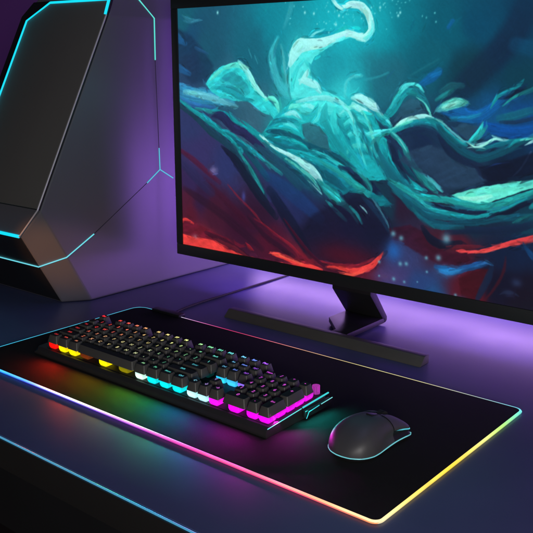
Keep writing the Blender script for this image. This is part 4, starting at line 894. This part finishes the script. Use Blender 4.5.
    ang = .5*np.arctan2(2*jxy, jxx-jyy)+PI/2; coh = np.sqrt((jxx-jyy)**2+4*jxy**2)
    src = img.copy(); R = np.random.RandomState(11)
    for k in range(9000):
        big = k < 2600
        x, y = R.rand()*W_, R.rand()*H_; ix, iy = min(W_-1, int(x)), min(H_-1, int(y))
        cf = min(1, coh[iy, ix]/14)
        if R.rand() > .03+cf: continue
        a = ang[iy, ix]+R.normal()*.10; L = R.uniform(9, 22) if big else R.uniform(4, 12); wd_ = R.uniform(2.4, 5.0) if big else R.uniform(.9, 2.2)
        bend = R.normal()*.010
        c = src[iy, ix]*(1+R.normal()*(.13 if big else .20)*(.3+.7*cf)); c = c*np.array([1, 1+R.normal()*.03, 1+R.normal()*.03]); c = c*min(1, 253/c.max())
        q_ = int(L+wd_+3); x0, x1, y0, y1 = max(0, ix-q_), min(W_, ix+q_), max(0, iy-q_), min(H_, iy+q_)
        X = gx[y0:y1, x0:x1]-x; Y = gy[y0:y1, x0:x1]-y; ca_, sa_ = math.cos(a), math.sin(a)
        u = X*ca_+Y*sa_; v = -X*sa_+Y*ca_-bend*u*u
        tap = wd_*np.clip(1-(u/L)**2, 0, 1)**.6
        m = np.clip((tap-np.abs(v))/1.3+.2, 0, 1)*(np.abs(u) < L)*(.62 if big else .7)
        img[y0:y1, x0:x1] = img[y0:y1, x0:x1]*(1-m[..., None])+m[..., None]*c
    for A in ART:          # points of light on top
        if A[0] != 'd': continue
        _, c, a, x, y, rx, ry = A
        x0, x1 = int(max(0, x-3*rx-2)), int(min(W_, x+3*rx+3)); y0, y1 = int(max(0, y-3*ry-2)), int(min(H_, y+3*ry+3))
        if x0 >= x1 or y0 >= y1: continue
        m = a*np.exp(-(((gx[y0:y1, x0:x1]-x)/rx)**2+((gy[y0:y1, x0:x1]-y)/ry)**2))
        img[y0:y1, x0:x1] = img[y0:y1, x0:x1]*(1-m[..., None])+m[..., None]*np.array(c)
    for _ in range(1):     # the picture is slightly soft
        p_ = np.pad(img, ((1, 1), (1, 1), (0, 0)), 'edge')
        img = p_[1:-1, 1:-1]*.5+(p_[:-2, 1:-1]+p_[2:, 1:-1]+p_[1:-1, :-2]+p_[1:-1, 2:])*.125
    # faint canvas grain
    g = vnoise((gx+gy)/5, (gy-gx)/16, 50)*.5+vnoise(gx/2.2, gy/2.2, 51)*.5
    img *= (1+.045*(g[..., None]-.5)*2)
    img = np.clip(img, 0, 255)/255
    return np.where(img <= .04045, img/12.92, ((img+.055)/1.055)**2.4)
img = paint()
nx, nz = W_, H_
me = bpy.data.meshes.new('screen')
vx = np.linspace(SX0-.001, SX1+.001, nx); vz = np.linspace(SZ0-.001, SZ1+.001, nz)
co = np.zeros((nz, nx, 3), np.float32); co[..., 0] = vx[None, :]; co[..., 1] = SY; co[..., 2] = vz[:, None]
me.vertices.add(nx*nz); me.vertices.foreach_set('co', co.ravel())
idx = np.arange(nx*nz).reshape(nz, nx)
q = np.stack([idx[:-1, :-1], idx[:-1, 1:], idx[1:, 1:], idx[1:, :-1]], -1).reshape(-1, 4)
me.loops.add(q.size); me.loops.foreach_set('vertex_index', q.ravel().astype(np.int32))
me.polygons.add(len(q)); me.polygons.foreach_set('loop_start', (np.arange(len(q))*4).astype(np.int32)); me.polygons.foreach_set('loop_total', np.full(len(q), 4, np.int32))
me.update(calc_edges=True)
ca = me.color_attributes.new('Col', 'FLOAT_COLOR', 'POINT')
ca.data.foreach_set('color', np.concatenate([img, np.ones((nz, nx, 1))], -1).astype(np.float32).ravel())
me.materials.append(M['screen'])
o = bpy.data.objects.new('screen', me); COL.objects.link(o); mrel(o)

# stand: low bar, plate going back, slab leaning forward up to the screen
b = MB(); b.prism([(.989, .0003), (1.001, .0125), (1.0035, .0130), (1.014, .0130), (1.0145, .0003)], -.9135, -.5325)
mrel(b.build('foot_bar', M['stand'], bevel=.0009))
b = MB(); pl = [(-.7535, 1.130), (-.6785, 1.130), (-.6785, 1.0142), (-.7080, 1.0142), (-.7080, 1.030), (-.7535, 1.075)]
nn = len(pl); b.add([(x, y, .003) for x, y in pl]+[(x, y, .0115) for x, y in pl], [tuple(range(nn)), tuple(range(2*nn-1, nn-1, -1))]+[(i, (i+1) % nn, (i+1) % nn+nn, i+nn) for i in range(nn)])
mrel(b.build('base_plate', M['stand_gloss'], bevel=.0008))
b = MB(); b.prism([(1.1240, .0118), (1.1325, .0030), (1.1375, .0060), (1.1375, .0125), (1.098, .0640), (1.098, .20), (1.083, .20), (1.083, .0600)], -.7535, -.6785)
mrel(b.build('neck', M['stand_gloss'], bevel=.0009))
# ambient light strips fixed to the back of the monitor
pc = (.42, .16, 1.0)
BS = 55
b = MB()
for (x0, x1, z0, z1) in ((OX0+.02, OX1-.02, .100, .116), (OX0+.02, OX1-.02, .49, .503), (OX0+.010, OX0+.022, .12, .485)):
    b.add([(x0, 1.0795, z0), (x1, 1.0795, z0), (x1, 1.0795, z1), (x0, 1.0795, z1)], [(0, 3, 2, 1)], col=tuple(v*BS for v in pc))
mrel(b.build('back_light', M['glow']))

# ------------------------------------------------------------------ computer tower
tw = empty('computer_tower', (-1.3, 1.1, 0), 'large angular grey computer tower with a cyan lit front frame, left of the monitor', 'computer')
def trel(o): return rel(o, tw)
TX, TL = -1.166, -1.430
V = dict(A=(-1.171, .909, .0008), B=(TX, .807, .180), C=(TX, .976, .507), D=(TX, 1.46, .505), E=(TX, 1.52, .42), G=(TX, 1.50, .0008),
         N=(-1.202, .789, .1365), P=(-1.202, .866, .0008),
         TC=(-1.190, 1.003, .560), TD=(-1.190, 1.44, .560),
         LN=(TL, .789, .1365), LP=(TL, .866, .0008), LB=(TL, .807, .180), LC=(TL, .976, .507), LT=(-1.385, 1.003, .560),
         LTD=(-1.385, 1.44, .560), LD=(TL, 1.46, .505), LE=(TL, 1.52, .42), LG=(TL, 1.50, .0008))
def poly(fs, name, m, bevel=0):
    keys = []; 
    for f in fs:
        for k in f.split():
            if k not in keys: keys.append(k)
    b = MB(); b.add([V[k] for k in keys], [tuple(keys.index(k) for k in f.split()) for f in fs])
    return trel(b.build(name, m, bevel=bevel, smooth=.05))
poly(['A G E D C B', 'C D TD TC', 'A B N P', 'D E LE LD', 'D LD LTD TD', 'E G LG LE', 'TC TD LTD LT', 'LP LG LE LD LC LB LN', 'LC LD LTD LT',
      'B C LC LB', 'C TC LT LC', 'B LB LN N', 'N LN LP P', 'A P LP LG G'], 'case_shell', [M['case']], bevel=.003)
# front frame and panel stand 2-4 mm proud of the shell front
d = Vector((0, .169, .327)).normalized(); nrm = Vector((0, -.327, .169)).normalized()
Bv, Cv = Vector(V['B']), Vector(V['C'])
def fp(x, s, off): # point on the front plane: x, distance up from B
    p = Bv+d*s+nrm*off; return Vector((x, p.y, p.z))
LF_ = (Cv-Bv).length
un = Vector((0, -.1357, -.0770)).normalized()*.0016
q4 = [Vector((-1.2035, .7905, .1330)), Vector((-1.2035, .8655, .0035)), Vector((TL+.002, .8655, .0035)), Vector((TL+.002, .7905, .1330))]
b = MB(); b.add([p-un for p in q4]+[p+un*.6 for p in q4], [(0, 1, 2, 3), (7, 6, 5, 4)]+[(i, i+4, (i+1) % 4+4, (i+1) % 4) for i in range(4)])
trel(b.build('under_panel', M['black'], bevel=.0004, smooth=.3))
def slab(name, pts, off0, off1, m, bevel=.001):
    nn = len(pts); b = MB()
    b.add([fp(x, s, off0) for x, s in pts]+[fp(x, s, off1) for x, s in pts], [tuple(range(nn)), tuple(range(2*nn-1, nn-1, -1))]+[(i, (i+1) % nn, (i+1) % nn+nn, i+nn) for i in range(nn)])
    return trel(b.build(name, m, bevel=bevel, smooth=.3))
frame = [(TX-.0015, .002), (TX-.0015, LF_-.001), (TX-.006, LF_+.036), (-1.405, LF_+.036), (-1.428, LF_+.006), (-1.428, .002)]
slab('front_frame', frame, -.002, .0025, M['black'])
panel = [(TX-.004, .003), (TX-.004, LF_-.001), (TX-.008, LF_+.028), (-1.3445, LF_+.030), (-1.4000, LF_-.006), (-1.4000, .003)]
slab('front_panel', panel, .0020, .0055, M['case_panel'])
cyb = tuple(v*1.15 for v in lin((15, 215, 240)))
def T(name, pts, r, m, col=None, n=8):
    b = MB(); b.tube(pts, r, n, cols=[col]*len(pts) if col else None); return trel(b.build(name, m))
T('lit_strip', [fp(x, s, .0052) for x, s in panel[1:6]], .0024, M['glow'], cyb)
T('chrome_line', [fp(TX-.0015, LF_-.002, .0045), fp(TX-.0015, .001, .0045), Vector((-1.2025, .7872, .1350))], .0015, M['chrome'])
T('light_band', [Vector((-1.2035, .7870, .1355)), Vector((TL+.003, .7870, .1355))], .0030, M['glow'], cyb)
# lines on the side and underside
def sp(y, z, off=.0002): return Vector((TX+off, y, z))
cyl_ = lin((110, 220, 235)); cyd = lin((80, 190, 215))
def onAB(k): return Vector(V['A']).lerp(Vector(V['B']), k)
def onPN(k): return Vector(V['P']).lerp(Vector(V['N']), k)
kA = .505; kP = .555
pP = onPN(kP)+Vector((.0002, -.0020, -.0006)); pL = Vector((TL+.004, pP.y, pP.z))
T('lit_strip', [pL, pP, onAB(kA)+Vector((.0006, -.0004, 0)), sp(.9187, .1243)], .0011, M['glow'], cyl_)
T('panel_groove', [sp(.9187, .1243, 0), sp(1.051, .2029, 0)], .0006, M['groove'])
T('lit_strip', [sp(1.051, .2029), sp(1.0855, .2255)], .0011, M['glow'], cyd)
T('lit_strip', [sp(1.0855, .2255), sp(1.1199, .2054)], .0011, M['glow'], cyd)
T('lit_strip', [sp(1.0855, .2255), sp(1.0849, .2669)], .0011, M['glow'], cyd)
T('panel_groove', [sp(1.0849, .2669, 0), sp(1.0820, .431, 0)], .0006, M['groove'])
f2 = (.560-.507)
T('lit_strip', [sp(1.0820, .431), sp(1.0828, .506), Vector((TX-.014, 1.058, .5395)), Vector((-1.1895, 1.035, .5605))], .0013, M['glow'], lin((90, 225, 215)))

# ------------------------------------------------------------------ lamps
def area(name, loc, target, size, sizey, energy, col):
    l = bpy.data.lights.new(name, 'AREA'); l.shape = 'RECTANGLE'; l.size = size; l.size_y = sizey; l.energy = energy; l.color = col
    o = bpy.data.objects.new(name, l); COL.objects.link(o); o.location = loc
    o.rotation_euler = (Vector(target)-Vector(loc)).to_track_quat('-Z', 'Y').to_euler(); return o
area('room_fill', (1.05, -.9, .50), (-.95, .85, .20), .7, .4, 31.0, (1.0, .96, .93))  # unseen fill, added to lift the tower side and key fronts
area('overhead_fill', (-.6, 1.0, 2.0), (-.75, .9, 0), 1.2, .8, 3.8, (.40, .48, 1.0))  # soft blue fill added overhead for the navy tone of the desk
vl_ = area('violet_fill', (-.56, 1.62, .10), (-1.166, 1.13, .10), .72, .16, 1.25, (.46, .18, 1.0)); vl_.data.spread = math.radians(95)  # added out of sight behind the monitor, throws violet on the tower side
area('desk_glow_fill', (-.63, 1.335, .057), (-.63, 1.33, 0), 1.02, .05, 2.3, (.60, .35, .93))  # free-hanging fill added low over the desk for the lavender fall-off
sl_ = bpy.data.lights.new('chamfer_fill_spot', 'SPOT'); sl_.energy = 30; sl_.color = (1.0, .36, .08); sl_.spot_size = math.radians(10); sl_.spot_blend = 1; sl_.shadow_soft_size = .01  # spot added only to put an orange glow on the tower chamfer
so_ = bpy.data.objects.new('chamfer_fill_spot', sl_); COL.objects.link(so_); so_.location = (-.92, .05, .30)
so_.rotation_euler = (Vector((-1.185, .845, .095))-so_.location).to_track_quat('-Z', 'Y').to_euler()
# the coloured light the keyboard throws out from under its front row and right end
for (x, c, e, sz) in ((-.165, (1, .03, .01), .15, .04), (-.085, (.75, .45, .01), .08, .06), (-.01, (.25, .9, .05), .10, .05), (.035, (.02, .9, .25), .12, .05),
                      (.085, (.02, .45, 1), .15, .05), (.135, (.35, .05, 1), .07, .05), (.18, (1, .02, .8), .11, .06)):
    area('key_glow', (KX+x, KY-.006, KZ+.020), (KX+x, KY-.075, KZ+.006), sz, .006, e, c)
area('key_glow', (KX+HW+.006, KY+.03, KZ+.018), (KX+HW+.06, KY-.01, 0), .05, .006, .07, (1, .02, .8))
area('side_glow', (KX+HW+.009, KY+.085, KZ+.014), (KX+HW+.04, KY+.08, 0), .06, .004, .05, (.02, .8, .7))
w = bpy.data.worlds.new('World'); scene.world = w; w.use_nodes = True
w.node_tree.nodes['Background'].inputs['Color'].default_value = (.10, .09, .16, 1)
w.node_tree.nodes['Background'].inputs['Strength'].default_value = .06

# ------------------------------------------------------------------ camera
cam = bpy.data.cameras.new('camera'); co_ = bpy.data.objects.new('camera', cam); COL.objects.link(co_)
cam.sensor_width = 36; cam.lens = 816/533*36; cam.clip_start = .02; cam.clip_end = 50
co_.location = (0, 0, .42); co_.rotation_euler = (math.radians(90-13.8), 0, math.radians(39.6))
scene.camera = co_
scene.view_settings.view_transform = 'Standard'; scene.view_settings.look = 'None'
scene.view_settings.exposure = 0; scene.view_settings.gamma = 1
scene.cycles.max_bounces = 8
